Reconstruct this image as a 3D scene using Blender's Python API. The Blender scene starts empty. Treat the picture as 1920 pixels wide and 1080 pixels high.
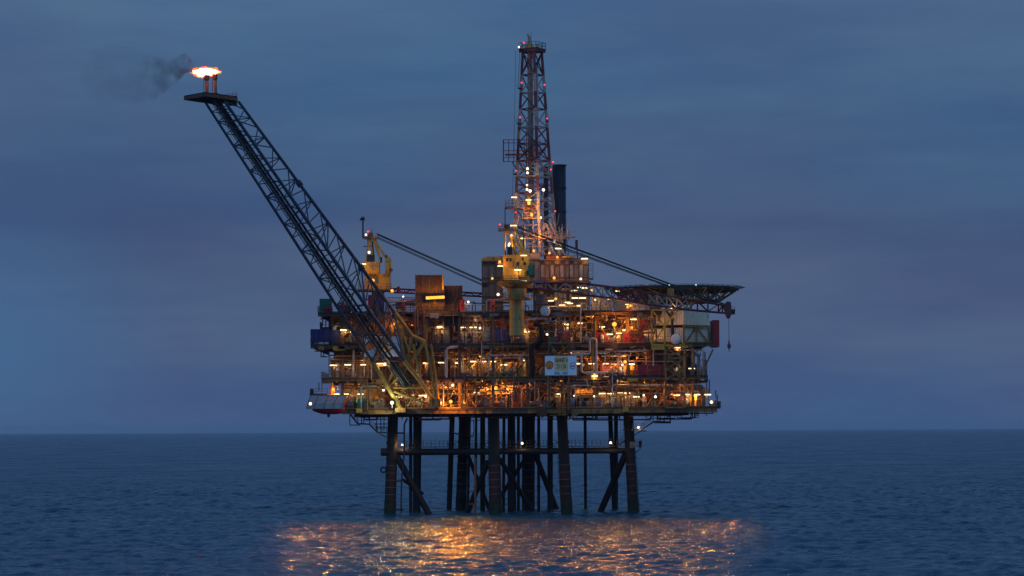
import bpy, bmesh, math, random
import numpy as np
from mathutils import Vector, Matrix, Quaternion
R = math.radians
PI = math.pi
scene = bpy.context.scene
C = scene.collection

# ------------------------------------------------------------------ camera
FPX = 5000.0            # focal length in pixels of a 1920 wide picture
D0 = 500.0              # metres from the camera to the front row of jacket legs
CAMH = 15.7
HZ = 807.0              # horizon row at the middle of the picture
ROLL = -0.0052
cam_d = bpy.data.cameras.new('camera')
cam = bpy.data.objects.new('camera', cam_d)
C.objects.link(cam)
cam_d.sensor_width = 36.0
cam_d.lens = 36.0 * FPX / 1920.0
cam_d.shift_y = (HZ - 540.0) / 1920.0
cam_d.clip_start = 1.0
cam_d.clip_end = 120000.0
cam.matrix_world = Matrix.Translation((0, -D0, CAMH)) @ Matrix.Rotation(R(90), 4, 'X') @ Matrix.Rotation(ROLL, 4, 'Z')
scene.camera = cam

def P(px, py, Y=0.0):
    """picture position (1920 x 1080) at depth Y -> point in the place"""
    x, y = px - 960.0, 540.0 - py
    c, s = math.cos(ROLL), math.sin(ROLL)
    y = y + (HZ - 540.0)
    X, Z = x * c - y * s, x * s + y * c
    k = (D0 + Y) / FPX
    return Vector((X * k, Y, CAMH + Z * k))
def PX(px, py, Y=0.0): return P(px, py, Y).x
def PZ(py, Y=0.0, px=960): return P(px, py, Y).z

# ------------------------------------------------------------------ world, sun, exposure
SUN_EL, SUN_ROT = R(-4.0), R(205)
w = bpy.data.worlds.new('World'); scene.world = w; w.use_nodes = True
nt = w.node_tree; nt.nodes.clear()
def N(t, kind, **kw):
    n = t.nodes.new(kind)
    for k, v in kw.items():
        if k.startswith('i_'): n.inputs[k[2:]].default_value = v
        else: setattr(n, k, v)
    return n
out = N(nt, 'ShaderNodeOutputWorld'); bg = N(nt, 'ShaderNodeBackground'); bg.inputs['Strength'].default_value = 1.06
tc = N(nt, 'ShaderNodeTexCoord'); sep = N(nt, 'ShaderNodeSeparateXYZ')
nt.links.new(tc.outputs['Generated'], sep.inputs[0])
# elevation ramp of the overcast dusk sky
rmp = N(nt, 'ShaderNodeValToRGB'); cr = rmp.color_ramp
def srgb(r, g, b):
    f = lambda v: (v/255/12.92) if v/255 <= .04045 else ((v/255+.055)/1.055)**2.4
    return (f(r), f(g), f(b), 1)
stops = [(0.0, srgb(71,92,129)), (0.03, srgb(73,93,126)), (0.062, srgb(73,93,124)), (0.078, srgb(66,87,121)), (0.09, srgb(66,91,125)), (0.12, srgb(68,95,128)), (0.16, srgb(73,102,135)), (0.35, srgb(72,110,150)), (1.0, srgb(68,106,152))]
cr.elements[0].position, cr.elements[0].color = stops[0]
cr.elements[1].position, cr.elements[1].color = stops[-1]
for p, c in stops[1:-1]:
    e = cr.elements.new(p); e.color = c
nt.links.new(sep.outputs['Z'], rmp.inputs[0])
# flat cloud banks: noise squeezed in elevation
mp = N(nt, 'ShaderNodeMapping'); mp.inputs['Scale'].default_value = (4.2, 4.2, 25); mp.inputs['Location'].default_value = (3.1, 0.4, 1.2)
nz = N(nt, 'ShaderNodeTexNoise'); nz.inputs['Scale'].default_value = 1.1; nz.inputs['Detail'].default_value = 5; nz.inputs['Roughness'].default_value = .6
nt.links.new(tc.outputs['Generated'], mp.inputs[0]); nt.links.new(mp.outputs[0], nz.inputs['Vector'])
r2 = N(nt, 'ShaderNodeValToRGB'); c2 = r2.color_ramp
c2.elements[0].position = .40; c2.elements[0].color = (.82, .84, .92, 1)
c2.elements[1].position = .60; c2.elements[1].color = (1.07, 1.06, 1.02, 1)
nt.links.new(nz.outputs['Fac'], r2.inputs[0])
mul = N(nt, 'ShaderNodeMix', data_type='RGBA', blend_type='MULTIPLY'); mul.inputs[0].default_value = 1
nt.links.new(rmp.outputs[0], mul.inputs[6]); nt.links.new(r2.outputs[0], mul.inputs[7])
# broad soft tints: bluer on the one hand, mauve on the other
nz2 = N(nt, 'ShaderNodeTexNoise'); nz2.inputs['Scale'].default_value = 3.2; nz2.inputs['Detail'].default_value = 2
mp2 = N(nt, 'ShaderNodeMapping'); mp2.inputs['Scale'].default_value = (1.6, 1.6, 3.5); mp2.inputs['Location'].default_value = (0.7, 2.4, .3)
nt.links.new(tc.outputs['Generated'], mp2.inputs[0]); nt.links.new(mp2.outputs[0], nz2.inputs['Vector'])
# a clearer, bluer gap in the cloud low on the left
r3 = N(nt, 'ShaderNodeValToRGB'); c3 = r3.color_ramp
c3.elements[0].position = .40; c3.elements[0].color = (.90, 1.04, 1.06, 1)
c3.elements[1].position = .60; c3.elements[1].color = (1.06, .98, 1.0, 1)
nt.links.new(nz2.outputs['Fac'], r3.inputs[0])
mul2 = N(nt, 'ShaderNodeMix', data_type='RGBA', blend_type='MULTIPLY'); mul2.inputs[0].default_value = 1
nt.links.new(mul.outputs[2], mul2.inputs[6]); nt.links.new(r3.outputs[0], mul2.inputs[7])
gp = N(nt, 'ShaderNodeVectorMath', operation='SUBTRACT'); gp.inputs[1].default_value = (-.205, .975, .03); nt.links.new(tc.outputs['Generated'], gp.inputs[0])
gs = N(nt, 'ShaderNodeVectorMath', operation='MULTIPLY'); gs.inputs[1].default_value = (12, 1, 18); nt.links.new(gp.outputs[0], gs.inputs[0])
gl = N(nt, 'ShaderNodeVectorMath', operation='LENGTH'); nt.links.new(gs.outputs[0], gl.inputs[0])
gm = N(nt, 'ShaderNodeMapRange', interpolation_type='SMOOTHSTEP'); gm.inputs['From Min'].default_value = 1.2; gm.inputs['From Max'].default_value = .1; gm.inputs['To Max'].default_value = .75; nt.links.new(gl.outputs['Value'], gm.inputs['Value'])
gx = N(nt, 'ShaderNodeMix', data_type='RGBA'); gx.inputs[7].default_value = srgb(66,104,144); nt.links.new(gm.outputs[0], gx.inputs[0]); nt.links.new(mul2.outputs[2], gx.inputs[6])
sky = N(nt, 'ShaderNodeTexSky', sky_type='NISHITA'); sky.sun_disc = False
sky.sun_elevation = SUN_EL; sky.sun_rotation = SUN_ROT
sk = N(nt, 'ShaderNodeMix', data_type='RGBA', blend_type='ADD'); sk.inputs[0].default_value = 0.05
nt.links.new(gx.outputs[2], sk.inputs[6]); nt.links.new(sky.outputs[0], sk.inputs[7])
# the evening side of the sky, behind the photographer, is still brighter
bk = N(nt, 'ShaderNodeMapRange', interpolation_type='SMOOTHSTEP'); bk.inputs['From Min'].default_value = .25; bk.inputs['From Max'].default_value = -.9
bk.inputs['To Min'].default_value = 1.0; bk.inputs['To Max'].default_value = 2.1
nt.links.new(sep.outputs['Y'], bk.inputs['Value'])
vm = N(nt, 'ShaderNodeVectorMath', operation='SCALE'); nt.links.new(sk.outputs[2], vm.inputs[0]); nt.links.new(bk.outputs[0], vm.inputs['Scale'])
nt.links.new(vm.outputs[0], bg.inputs['Color'])
nt.links.new(bg.outputs[0], out.inputs['Surface'])

sun_d = bpy.data.lights.new('sun', 'SUN'); sun = bpy.data.objects.new('sun', sun_d); C.objects.link(sun)
sun_d.energy = 0.12; sun_d.angle = R(30); sun_d.color = (.62, .78, 1.0)      # what is left of the daylight behind the clouds
sun.rotation_euler = (R(62), 0, R(28))      # shines from behind the camera's right shoulder
scene.view_settings.view_transform = 'Standard'
scene.view_settings.look = 'None'
scene.view_settings.gamma = 1.0
scene.view_settings.exposure = 0.0
scene.cycles.use_light_tree = True
scene.cycles.max_bounces = 5; scene.cycles.diffuse_bounces = 2; scene.cycles.glossy_bounces = 3; scene.cycles.volume_bounces = 0
scene.cycles.transparent_max_bounces = 8
scene.cycles.sample_clamp_indirect = 4.0
scene.cycles.caustics_reflective = True; scene.cycles.caustics_refractive = False

# ------------------------------------------------------------------ helpers
ORG = {}
def tag(o, label=None, cat=None, group=None, kind=None):
    if label: o['label'] = label
    if cat: o['category'] = cat
    if group: o['group'] = group
    if kind: o['kind'] = kind
    return o
def thing(name, loc, label=None, cat=None, group=None):
    o = bpy.data.objects.new(name, None); C.objects.link(o); o.location = loc
    o.empty_display_size = .3
    ORG[o] = Vector(loc); tag(o, label, cat, group)
    return o
def basis(d):
    d = d.normalized()
    up = Vector((0, 0, 1)) if abs(d.z) < .95 else Vector((0, 1, 0))
    a = d.cross(up).normalized(); b = a.cross(d).normalized()
    return d, a, b
class MB:
    def __init__(s): s.v = []; s.f = []; s.m = []; s.s = []; s.cur = 0
    def add(s, vs, fs, smooth=False):
        n = len(s.v); s.v.extend([tuple(v) for v in vs])
        for f in fs:
            s.f.append(tuple(i + n for i in f)); s.m.append(s.cur); s.s.append(smooth)
        return s
    def tube(s, p, q, r, n=8, r2=None, caps=True):
        p, q = Vector(p), Vector(q); r2 = r if r2 is None else r2
        if (q - p).length < 1e-6: return s
        d, a, b = basis(q - p); vs = []
        for c, rr in ((p, r), (q, r2)):
            for i in range(n):
                t = 2 * PI * i / n + .3
                vs.append(c + (a * math.cos(t) + b * math.sin(t)) * rr)
        s.add(vs, [(i, (i + 1) % n, n + (i + 1) % n, n + i) for i in range(n)], n > 5)
        if caps: s.add(vs, [tuple(range(n))[::-1], tuple(range(n, 2 * n))])
        return s
    def path(s, pts, r, n=8):
        pts = [Vector(p) for p in pts]
        for i in range(len(pts) - 1): s.tube(pts[i], pts[i + 1], r, n)
        for p in pts[1:-1]: s.ball(p, r * 1.04, n, max(3, n // 2))
        return s
    def bend(s, pts, r, n=8, rad=None):
        """pipe with rounded elbows"""
        pts = [Vector(p) for p in pts]; rad = rad or r * 2.6; o = [pts[0]]
        for i in range(1, len(pts) - 1):
            a, b, c = pts[i - 1], pts[i], pts[i + 1]
            k = min(rad, (a - b).length * .45, (c - b).length * .45)
            p, q = b + (a - b).normalized() * k, b + (c - b).normalized() * k
            for t in (0, .25, .5, .75, 1): o.append(p * (1 - t) ** 2 + b * 2 * t * (1 - t) + q * t * t)
        o.append(pts[-1])
        for i in range(len(o) - 1): s.tube(o[i], o[i + 1], r, n)
        return s
    def bar(s, p, q, w, h=None, cap=True):
        """rectangular bar from p to q"""
        p, q = Vector(p), Vector(q); h = h or w
        d, a, b = basis(q - p); vs = []
        for c in (p, q):
            for u, t in ((-1, -1), (1, -1), (1, 1), (-1, 1)): vs.append(c + a * u * w / 2 + b * t * h / 2)
        return s.add(vs, [(3, 2, 1, 0), (4, 5, 6, 7), (0, 1, 5, 4), (1, 2, 6, 5), (2, 3, 7, 6), (3, 0, 4, 7)])
    def box(s, c, d, rz=0.0):
        c = Vector(c); m = Matrix.Rotation(rz, 3, 'Z'); x, y, z = d[0] / 2, d[1] / 2, d[2] / 2
        vs = [c + m @ Vector((a * x, b * y, e * z)) for e in (-1, 1) for a, b in ((-1, -1), (1, -1), (1, 1), (-1, 1))]
        return s.add(vs, [(3, 2, 1, 0), (4, 5, 6, 7), (0, 1, 5, 4), (1, 2, 6, 5), (2, 3, 7, 6), (3, 0, 4, 7)])
    def ibeam(s, p, q, h, w, t=.06):
        p, q = Vector(p), Vector(q); u = Vector((0, 0, h / 2 - t / 2))
        s.bar(p + u, q + u, w, t); s.bar(p - u, q - u, w, t); s.bar(p, q, t, h - 2 * t); return s
    def ball(s, c, r, n=10, m=6, sc=(1, 1, 1)):
        c = Vector(c); vs = [c + Vector((0, 0, -r * sc[2]))]; fs = []
        for j in range(1, m):
            ph = -PI / 2 + PI * j / m
            for i in range(n):
                t = 2 * PI * i / n
                vs.append(c + Vector((math.cos(t) * math.cos(ph) * r * sc[0], math.sin(t) * math.cos(ph) * r * sc[1], math.sin(ph) * r * sc[2])))
        vs.append(c + Vector((0, 0, r * sc[2]))); L = len(vs) - 1
        for i in range(n):
            fs.append((0, 1 + (i + 1) % n, 1 + i)); fs.append((L, L - n + i, L - n + (i + 1) % n))
            for j in range(m - 2):
                a = 1 + j * n
                fs.append((a + i, a + (i + 1) % n, a + n + (i + 1) % n, a + n + i))
        return s.add(vs, fs, True)
    def lathe(s, c, prof, n=16, axis=(0, 0, 1)):
        """prof: (radius, distance along axis)"""
        c = Vector(c); d, a, b = basis(Vector(axis)); vs = []; k = len(prof)
        for r, h in prof:
            for i in range(n):
                t = 2 * PI * i / n
                vs.append(c + d * h + (a * math.cos(t) + b * math.sin(t)) * max(r, 1e-4))
        fs = [(j * n + i, j * n + (i + 1) % n, (j + 1) * n + (i + 1) % n, (j + 1) * n + i) for j in range(k - 1) for i in range(n)]
        s.add(vs, fs, True); s.add(vs, [tuple(range(n))[::-1], tuple(range((k - 1) * n, k * n))]); return s
    def prism(s, poly, y0, y1):
        """outline in the x-z plane given depth from y0 to y1"""
        n = len(poly); vs = [(x, y0, z) for x, z in poly] + [(x, y1, z) for x, z in poly]
        return s.add(vs, [tuple(range(n)), tuple(range(n, 2 * n))[::-1]] + [(i, n + i, n + (i + 1) % n, (i + 1) % n) for i in range(n)])
    def slab(s, poly, z0, z1):
        n = len(poly); vs = [(x, y, z0) for x, y in poly] + [(x, y, z1) for x, y in poly]
        return s.add(vs, [tuple(range(n))[::-1], tuple(range(n, 2 * n))] + [(i, (i + 1) % n, n + (i + 1) % n, n + i) for i in range(n)])
    def rail(s, pts, h=1.1, r=.05, step=1.5, toe=True):
        for p, q in zip(pts[:-1], pts[1:]):
            p, q = Vector(p), Vector(q); L = (q - p).length; k = max(1, int(L / step))
            for i in range(k + 1):
                a = p + (q - p) * i / k; s.bar(a, a + Vector((0, 0, h)), r * 1.3)
            for hh in (h, h * .55): s.bar(p + Vector((0, 0, hh)), q + Vector((0, 0, hh)), r)
            if toe: s.bar(p + Vector((0, 0, .1)), q + Vector((0, 0, .1)), .03, .18)
        return s
    def stair(s, p, q, w=.9, rail=True):
        p, q = Vector(p), Vector(q); d = q - p; n = max(2, int(abs(d.z) / .25))
        side = Vector((-d.y, d.x, 0)).normalized() * (w / 2)
        for sg in (-1, 1):
            s.bar(p + side * sg, q + side * sg, .08, .26)
            if rail:
                for hh in (.55, 1.05): s.bar(p + side * sg + Vector((0, 0, hh)), q + side * sg + Vector((0, 0, hh)), .055)
                for i in range(0, n + 1, 4):
                    a = p + d * i / n + side * sg; s.bar(a, a + Vector((0, 0, 1.05)), .055)
        for i in range(n + 1):
            a = p + d * i / n; s.bar(a - side, a + side, .24, .04)
        return s
    def ladder(s, p, q, w=.5, cage=False):
        p, q = Vector(p), Vector(q); d = q - p; n = max(2, int(d.length / .45)); sd = Vector((w / 2, 0, 0))
        for sg in (-1, 1): s.bar(p + sd * sg, q + sd * sg, .06)
        for i in range(n + 1):
            a = p + d * i / n; s.bar(a - sd, a + sd, .045)
        return s
    def build(s, name, mat, parent=None, loc=None):
        org = Vector(loc) if loc is not None else (ORG[parent] if parent is not None else Vector((0, 0, 0)))
        me = bpy.data.meshes.new(name)
        a = np.array(s.v, dtype=float) - np.array(org[:])
        me.from_pydata(a.tolist(), [], s.f)
        mats = mat if isinstance(mat, (list, tuple)) else [mat]
        for m in mats: me.materials.append(m)
        me.polygons.foreach_set('material_index', s.m)
        me.polygons.foreach_set('use_smooth', s.s)
        me.update()
        o = bpy.data.objects.new(name, me); C.objects.link(o)
        if parent is not None: o.parent = parent; ORG[o] = ORG[parent]
        else: o.location = org; ORG[o] = org
        return o
def lattice(mb, A, B, n, r, pat='x', ends=True):
    """bracing between the chords A=(p,q) and B=(p,q)"""
    a0, a1, b0, b1 = map(Vector, (*A, *B))
    for i in range(n):
        t, u = i / n, (i + 1) / n
        pa, qa, pb, qb = a0.lerp(a1, t), a0.lerp(a1, u), b0.lerp(b1, t), b0.lerp(b1, u)
        if pat in 'xX': mb.tube(pa, qb, r, 5, caps=False); mb.tube(pb, qa, r, 5, caps=False)
        elif pat == 'z':
            if i % 2: mb.tube(pa, qb, r, 5, caps=False)
            else: mb.tube(pb, qa, r, 5, caps=False)
        elif pat == 'k':
            m = (pa + qa) / 2; mb.tube(m, pb, r, 5, caps=False); mb.tube(m, qb, r, 5, caps=False)
        if pat != 'w' and (i > 0 or ends): mb.tube(pa, pb, r, 5, caps=False)
    if ends: mb.tube(a1, b1, r, 5, caps=False)

# ------------------------------------------------------------------ materials
MATS = {}
def mat(name, col, rough=.6, metal=0.0, var=.25, dirt=None, dirt_amt=.0, scale=1.2, corr=0.0, band=None, spec=.4):
    if name in MATS: return MATS[name]
    m = bpy.data.materials.new(name); m.use_nodes = True; t = m.node_tree; b = t.nodes['Principled BSDF']
    b.inputs['Roughness'].default_value = rough; b.inputs['Metallic'].default_value = metal
    b.inputs['Specular IOR Level'].default_value = spec
    co = N(t, 'ShaderNodeTexCoord'); n = N(t, 'ShaderNodeTexNoise'); n.inputs['Scale'].default_value = scale; n.inputs['Detail'].default_value = 6
    n.inputs['Roughness'].default_value = .65
    t.links.new(co.outputs['Object'], n.inputs['Vector'])
    r = N(t, 'ShaderNodeValToRGB'); r.color_ramp.elements[0].position = .3; r.color_ramp.elements[1].position = .7
    r.color_ramp.elements[0].color = tuple(c * (1 - var) for c in col) + (1,)
    r.color_ramp.elements[1].color = tuple(min(1, c * (1 + var)) for c in col) + (1,)
    t.links.new(n.outputs['Fac'], r.inputs[0]); last = r.outputs[0]
    if dirt:
        n2 = N(t, 'ShaderNodeTexNoise'); n2.inputs['Scale'].default_value = scale * .8; n2.inputs['Detail'].default_value = 8; n2.inputs['Roughness'].default_value = .7
        mp = N(t, 'ShaderNodeMapping'); mp.inputs['Scale'].default_value = (1.6, 1.6, .5); mp.inputs['Location'].default_value = (7, 3, 1)
        t.links.new(co.outputs['Object'], mp.inputs[0]); t.links.new(mp.outputs[0], n2.inputs['Vector'])
        r2 = N(t, 'ShaderNodeValToRGB'); r2.color_ramp.elements[0].position = .62 - dirt_amt * .3; r2.color_ramp.elements[1].position = .70 - dirt_amt * .2
        t.links.new(n2.outputs['Fac'], r2.inputs[0])
        mx = N(t, 'ShaderNodeMix', data_type='RGBA'); mx.inputs[7].default_value = dirt + (1,)
        t.links.new(r2.outputs[0], mx.inputs[0]); t.links.new(last, mx.inputs[6]); last = mx.outputs[2]
    t.links.new(last, b.inputs['Base Color'])
    if corr:
        wv = N(t, 'ShaderNodeTexWave', wave_type='BANDS', bands_direction='X'); wv.inputs['Scale'].default_value = corr
        t.links.new(co.outputs['Object'], wv.inputs['Vector'])
        bp = N(t, 'ShaderNodeBump'); bp.inputs['Strength'].default_value = .8; bp.inputs['Distance'].default_value = .12
        t.links.new(wv.outputs['Fac'], bp.inputs['Height']); t.links.new(bp.outputs[0], b.inputs['Normal'])
    MATS[name] = m; return m
RUST = (.10, .035, .015)
M = dict(
    ochre=mat('ochre_paint', (.31, .15, .03), .55, var=.2, dirt=RUST, dirt_amt=.45),
    yellow=mat('crane_yellow', (.56, .29, .022), .5, var=.12, dirt=(.16, .08, .02), dirt_amt=.25),
    steel=mat('brown_steel', (.13, .07, .038), .6, var=.35, dirt=RUST, dirt_amt=.5),
    darks=mat('dark_steel', (.026, .021, .02), .6, var=.35, dirt=RUST, dirt_amt=.2),
    navy=mat('boom_steel', (.038, .048, .07), .45, metal=.1, var=.25, dirt=(.05, .03, .03), dirt_amt=.1),
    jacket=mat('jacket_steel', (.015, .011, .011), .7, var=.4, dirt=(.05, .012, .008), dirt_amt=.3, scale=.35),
    splash=mat('splash_red', (.035, .009, .007), .7, var=.4, dirt=(.03, .02, .02), dirt_amt=.4, scale=.5),
    marine=mat('marine_growth', (.018, .028, .012), .9, var=.6, scale=1.5),
    rung=mat('pale_band', (.17, .13, .11), .6, var=.3),
    tan=mat('tan_cladding', (.25, .20, .15), .65, var=.22, dirt=(.15, .07, .03), dirt_amt=.2, corr=1.6),
    beige=mat('beige_panel', (.33, .29, .24), .65, var=.2, dirt=(.16, .08, .04), dirt_amt=.2, corr=1.2),
    brownp=mat('brown_panel', (.075, .040, .024), .7, var=.3, dirt=(.07, .03, .02), dirt_amt=.3, corr=2.2),
    white=mat('white_paint', (.62, .58, .53), .5, var=.1, dirt=(.30, .18, .10), dirt_amt=.15),
    cream=mat('cream_cladding', (.80, .67, .47), .55, var=.08, dirt=(.35, .24, .14), dirt_amt=.1, corr=1.0),
    pipew=mat('galvanised_pipe', (.36, .32, .29), .45, metal=.2, var=.15, dirt=(.22, .12, .06), dirt_amt=.15),
    pipeb=mat('brown_pipe', (.15, .075, .04), .5, var=.3, dirt=RUST, dirt_amt=.3),
    grey=mat('grey_metal', (.15, .145, .145), .5, metal=.1, var=.2, dirt=(.12, .07, .04), dirt_amt=.2),
    red=mat('red_paint', (.30, .012, .018), .5, var=.2, dirt=(.1, .02, .015), dirt_amt=.2),
    dred=mat('derrick_red', (.13, .02, .022), .55, var=.25, dirt=(.07, .02, .015), dirt_amt=.2),
    dwhite=mat('derrick_white', (.33, .26, .21), .55, var=.2, dirt=(.22, .10, .05), dirt_amt=.3),
    blue=mat('blue_paint', (.012, .04, .20), .5, var=.2, dirt=(.02, .03, .07), dirt_amt=.2, corr=1.4),
    green=mat('green_paint', (.01, .14, .09), .5, var=.2),
    teal=mat('teal_paint', (.01, .22, .20), .5, var=.2),
    black=mat('black_paint', (.018, .018, .022), .45, var=.3, scale=.6),
    floor=mat('grating', (.035, .025, .018), .8, var=.3),
    orange=mat('orange_paint_lamplight', (.30, .07, .015), .55, var=.25, dirt=RUST, dirt_amt=.3),  # orange paint; on one wall and the derrick gear it stands for lamplight
    glass=mat('dark_glass', (.02, .03, .035), .1, var=.1, spec=.8),
    redhull=mat('lifeboat_red', (.34, .010, .018), .35, var=.08),
    canopy=mat('canopy_grey', (.27, .27, .29), .5, var=.12, dirt=(.16, .12, .10), dirt_amt=.1),
)
def emis(name, col, s):
    m = bpy.data.materials.new(name); m.use_nodes = True; t = m.node_tree; t.nodes.clear()
    o = N(t, 'ShaderNodeOutputMaterial'); e = N(t, 'ShaderNodeEmission'); e.inputs[0].default_value = col + (1,); e.inputs[1].default_value = s
    t.links.new(e.outputs[0], o.inputs[0]); return m
E = dict(
    strip=emis('strip_light', (1.0, .74, .34), 3.3),
    white=emis('white_light', (1.0, .86, .58), 3),
    orange=emis('sodium_light', (1.0, .38, .05), 2.0),
    bigo=emis('sodium_flood', (1.0, .38, .05), 2.2),
    lowo=emis('corner_flood', (1.0, .62, .22), 4),
    bigw=emis('white_flood', (1.0, .88, .60), 3.0),
    red=emis('red_beacon', (1.0, .04, .07), 3),
    green=emis('green_marker', (.45, 1.0, .65), 1.2),
)
def spot(parent, loc, col, W, tilt=-62):
    d = bpy.data.lights.new('flood_beam', 'SPOT'); d.color = col; d.energy = W; d.shadow_soft_size = .25; d.spot_size = R(150); d.spot_blend = .6
    o = bpy.data.objects.new('flood_beam', d); C.objects.link(o); o.parent = parent; o.location = loc; o.rotation_euler = (R(tilt), 0, 0); return o
def point(parent, loc, col, W, r=.15):
    d = bpy.data.lights.new('lamp_light', 'POINT'); d.color = col; d.energy = W; d.shadow_soft_size = r
    o = bpy.data.objects.new('lamp_light', d); C.objects.link(o); o.parent = parent; o.location = loc; return o

# ------------------------------------------------------------------ sea
def sea():
    rnd = random.Random(5)
    ys = [-430.0]
    while ys[-1] < 42000:
        y = ys[-1]; d = y + 500
        st = .45 if d < 660 else .45 + (d - 660) * .0025
        ys.append(y + st)
    xs = [0.0]
    while xs[-1] < 16000:
        x = xs[-1]; xs.append(x + (.55 if x < 125 else .55 + (x - 125) * .035))
    xs = np.array([-x for x in xs[:0:-1]] + xs); ys = np.array(ys)
    X, Y = np.meshgrid(xs, ys)
    dx = np.gradient(xs)[None, :]; dy = np.gradient(ys)[:, None]
    Z = np.zeros_like(X); H = np.zeros_like(X); full = 0.0
    wd = R(250)                       # where the wind sea runs
    XX, YY = X.copy(), Y.copy()
    for i in range(120):
        lam = 1.4 * (18 / 1.4) ** (rnd.random() ** 1.35)
        th = wd + rnd.gauss(0, .62); k = 2 * PI / lam
        amp = .0092 * lam ** .56 * rnd.uniform(.5, 1.2) * (.62 if lam > 9 else 1) * (.5 if lam > 17 else 1)
        kx, ky = k * math.cos(th), k * math.sin(th)
        att = np.clip((lam / np.maximum(dx * abs(math.cos(th)) + 1e-3, dy * abs(math.sin(th)) + 1e-3) - 2.2) / 2.5, 0, 1)
        ph = kx * X + ky * Y + rnd.uniform(0, 2 * PI)
        Z += amp * att * np.sin(ph); H += (1 - att ** 2) * (amp * k) ** 2; full += (amp * k) ** 2
        XX += .75 * amp * att * math.cos(th) * np.cos(ph); YY += .75 * amp * att * math.sin(th) * np.cos(ph)
    nx, ny = len(xs), len(ys)
    co = np.stack([XX, YY, Z], -1).reshape(-1, 3)
    me = bpy.data.meshes.new('sea')
    i = np.arange(ny - 1)[:, None] * nx + np.arange(nx - 1)[None, :]
    q = np.stack([i, i + 1, i + nx + 1, i + nx], -1).reshape(-1, 4)
    me.vertices.add(len(co)); me.vertices.foreach_set('co', co.ravel())
    me.loops.add(q.size); me.loops.foreach_set('vertex_index', q.ravel().astype(np.int32))
    me.polygons.add(len(q)); me.polygons.foreach_set('loop_start', np.arange(0, q.size, 4, dtype=np.int32))
    me.polygons.foreach_set('loop_total', np.full(len(q), 4, dtype=np.int32))
    me.polygons.foreach_set('use_smooth', np.ones(len(q), dtype=bool))
    me.update(); me.validate()
    at = me.attributes.new('fine_chop', 'FLOAT', 'POINT'); at.data.foreach_set('value', (H / full).ravel().astype(np.float32))     # share of the waves too small for the mesh
    o = bpy.data.objects.new('sea', me); C.objects.link(o); o['kind'] = 'structure'
    m = bpy.data.materials.new('sea_water'); m.use_nodes = True; t = m.node_tree; b = t.nodes['Principled BSDF']
    b.inputs['Base Color'].default_value = (.001, .046, .098, 1); b.inputs['Roughness'].default_value = .085; b.inputs['Specular Tint'].default_value = (.80, .96, 1.0, 1)
    b.inputs['IOR'].default_value = 1.333
    fa = N(t, 'ShaderNodeAttribute', attribute_name='fine_chop'); fr = N(t, 'ShaderNodeMapRange'); fr.inputs['From Min'].default_value = .15; fr.inputs['To Min'].default_value = .075; fr.inputs['To Max'].default_value = .29
    t.links.new(fa.outputs['Fac'], fr.inputs['Value'])
    g = N(t, 'ShaderNodeNewGeometry'); wn = N(t, 'ShaderNodeTexNoise'); wn.inputs['Scale'].default_value = .02; wn.inputs['Detail'].default_value = 7; wn.inputs['Roughness'].default_value = .68       # cat's paws of wind
    t.links.new(g.outputs['Position'], wn.inputs['Vector']); wr = N(t, 'ShaderNodeMapRange'); wr.inputs['From Min'].default_value = .35; wr.inputs['From Max'].default_value = .65; wr.inputs['To Min'].default_value = .55; wr.inputs['To Max'].default_value = 1.4
    t.links.new(wn.outputs['Fac'], wr.inputs['Value']); wm = N(t, 'ShaderNodeMath', operation='MULTIPLY'); t.links.new(fr.outputs[0], wm.inputs[0]); t.links.new(wr.outputs[0], wm.inputs[1]); t.links.new(wm.outputs[0], b.inputs['Roughness'])
    n = N(t, 'ShaderNodeTexNoise'); n.inputs['Scale'].default_value = 1.7; n.inputs['Detail'].default_value = 3; n.inputs['Roughness'].default_value = .6
    t.links.new(g.outputs['Position'], n.inputs['Vector'])
    bp = N(t, 'ShaderNodeBump'); bp.inputs['Strength'].default_value = 1; bp.inputs['Distance'].default_value = .26
    n2 = N(t, 'ShaderNodeTexNoise'); n2.inputs['Scale'].default_value = .16; n2.inputs['Detail'].default_value = 5; n2.inputs['Roughness'].default_value = .6
    t.links.new(g.outputs['Position'], n2.inputs['Vector'])
    ma = N(t, 'ShaderNodeMath', operation='MULTIPLY_ADD'); ma.inputs[1].default_value = 4.5; t.links.new(n2.outputs['Fac'], ma.inputs[0]); t.links.new(n.outputs['Fac'], ma.inputs[2])
    t.links.new(ma.outputs[0], bp.inputs['Height']); t.links.new(bp.outputs[0], b.inputs['Normal'])
    me.materials.append(m)
    print('sea verts', len(co))
sea()

# ------------------------------------------------------------------ levels of the topside
YF, YB = -8.0, 34.0                     # front and rear edge of the decks
Z1, Z2, Z3, Z4 = PZ(765, YF), PZ(707, YF), PZ(644, YF), PZ(584, YF)
LEV = {1: Z1, 2: Z2, 3: Z3, 4: Z4}
def pbox(mb, x0, y0, x1, y1, Y0, Y1):
    a, b = P(x0, y0, Y0), P(x1, y1, Y0)
    return mb.box(((a.x + b.x) / 2, (Y0 + Y1) / 2, (a.z + b.z) / 2), (abs(b.x - a.x), abs(Y1 - Y0), abs(a.z - b.z)))
ORD = ['first', 'second', 'third', 'fourth', 'fifth', 'sixth', 'seventh', 'eighth', 'ninth', 'tenth', 'eleventh', 'twelfth', 'thirteenth', 'fourteenth', 'fifteenth',
       'sixteenth', 'seventeenth', 'eighteenth', 'nineteenth', 'twentieth', 'twenty first', 'twenty second', 'twenty third', 'twenty fourth', 'twenty fifth', 'twenty sixth',
       'twenty seventh', 'twenty eighth', 'twenty ninth', 'thirtieth']
QUEUE = {}
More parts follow.
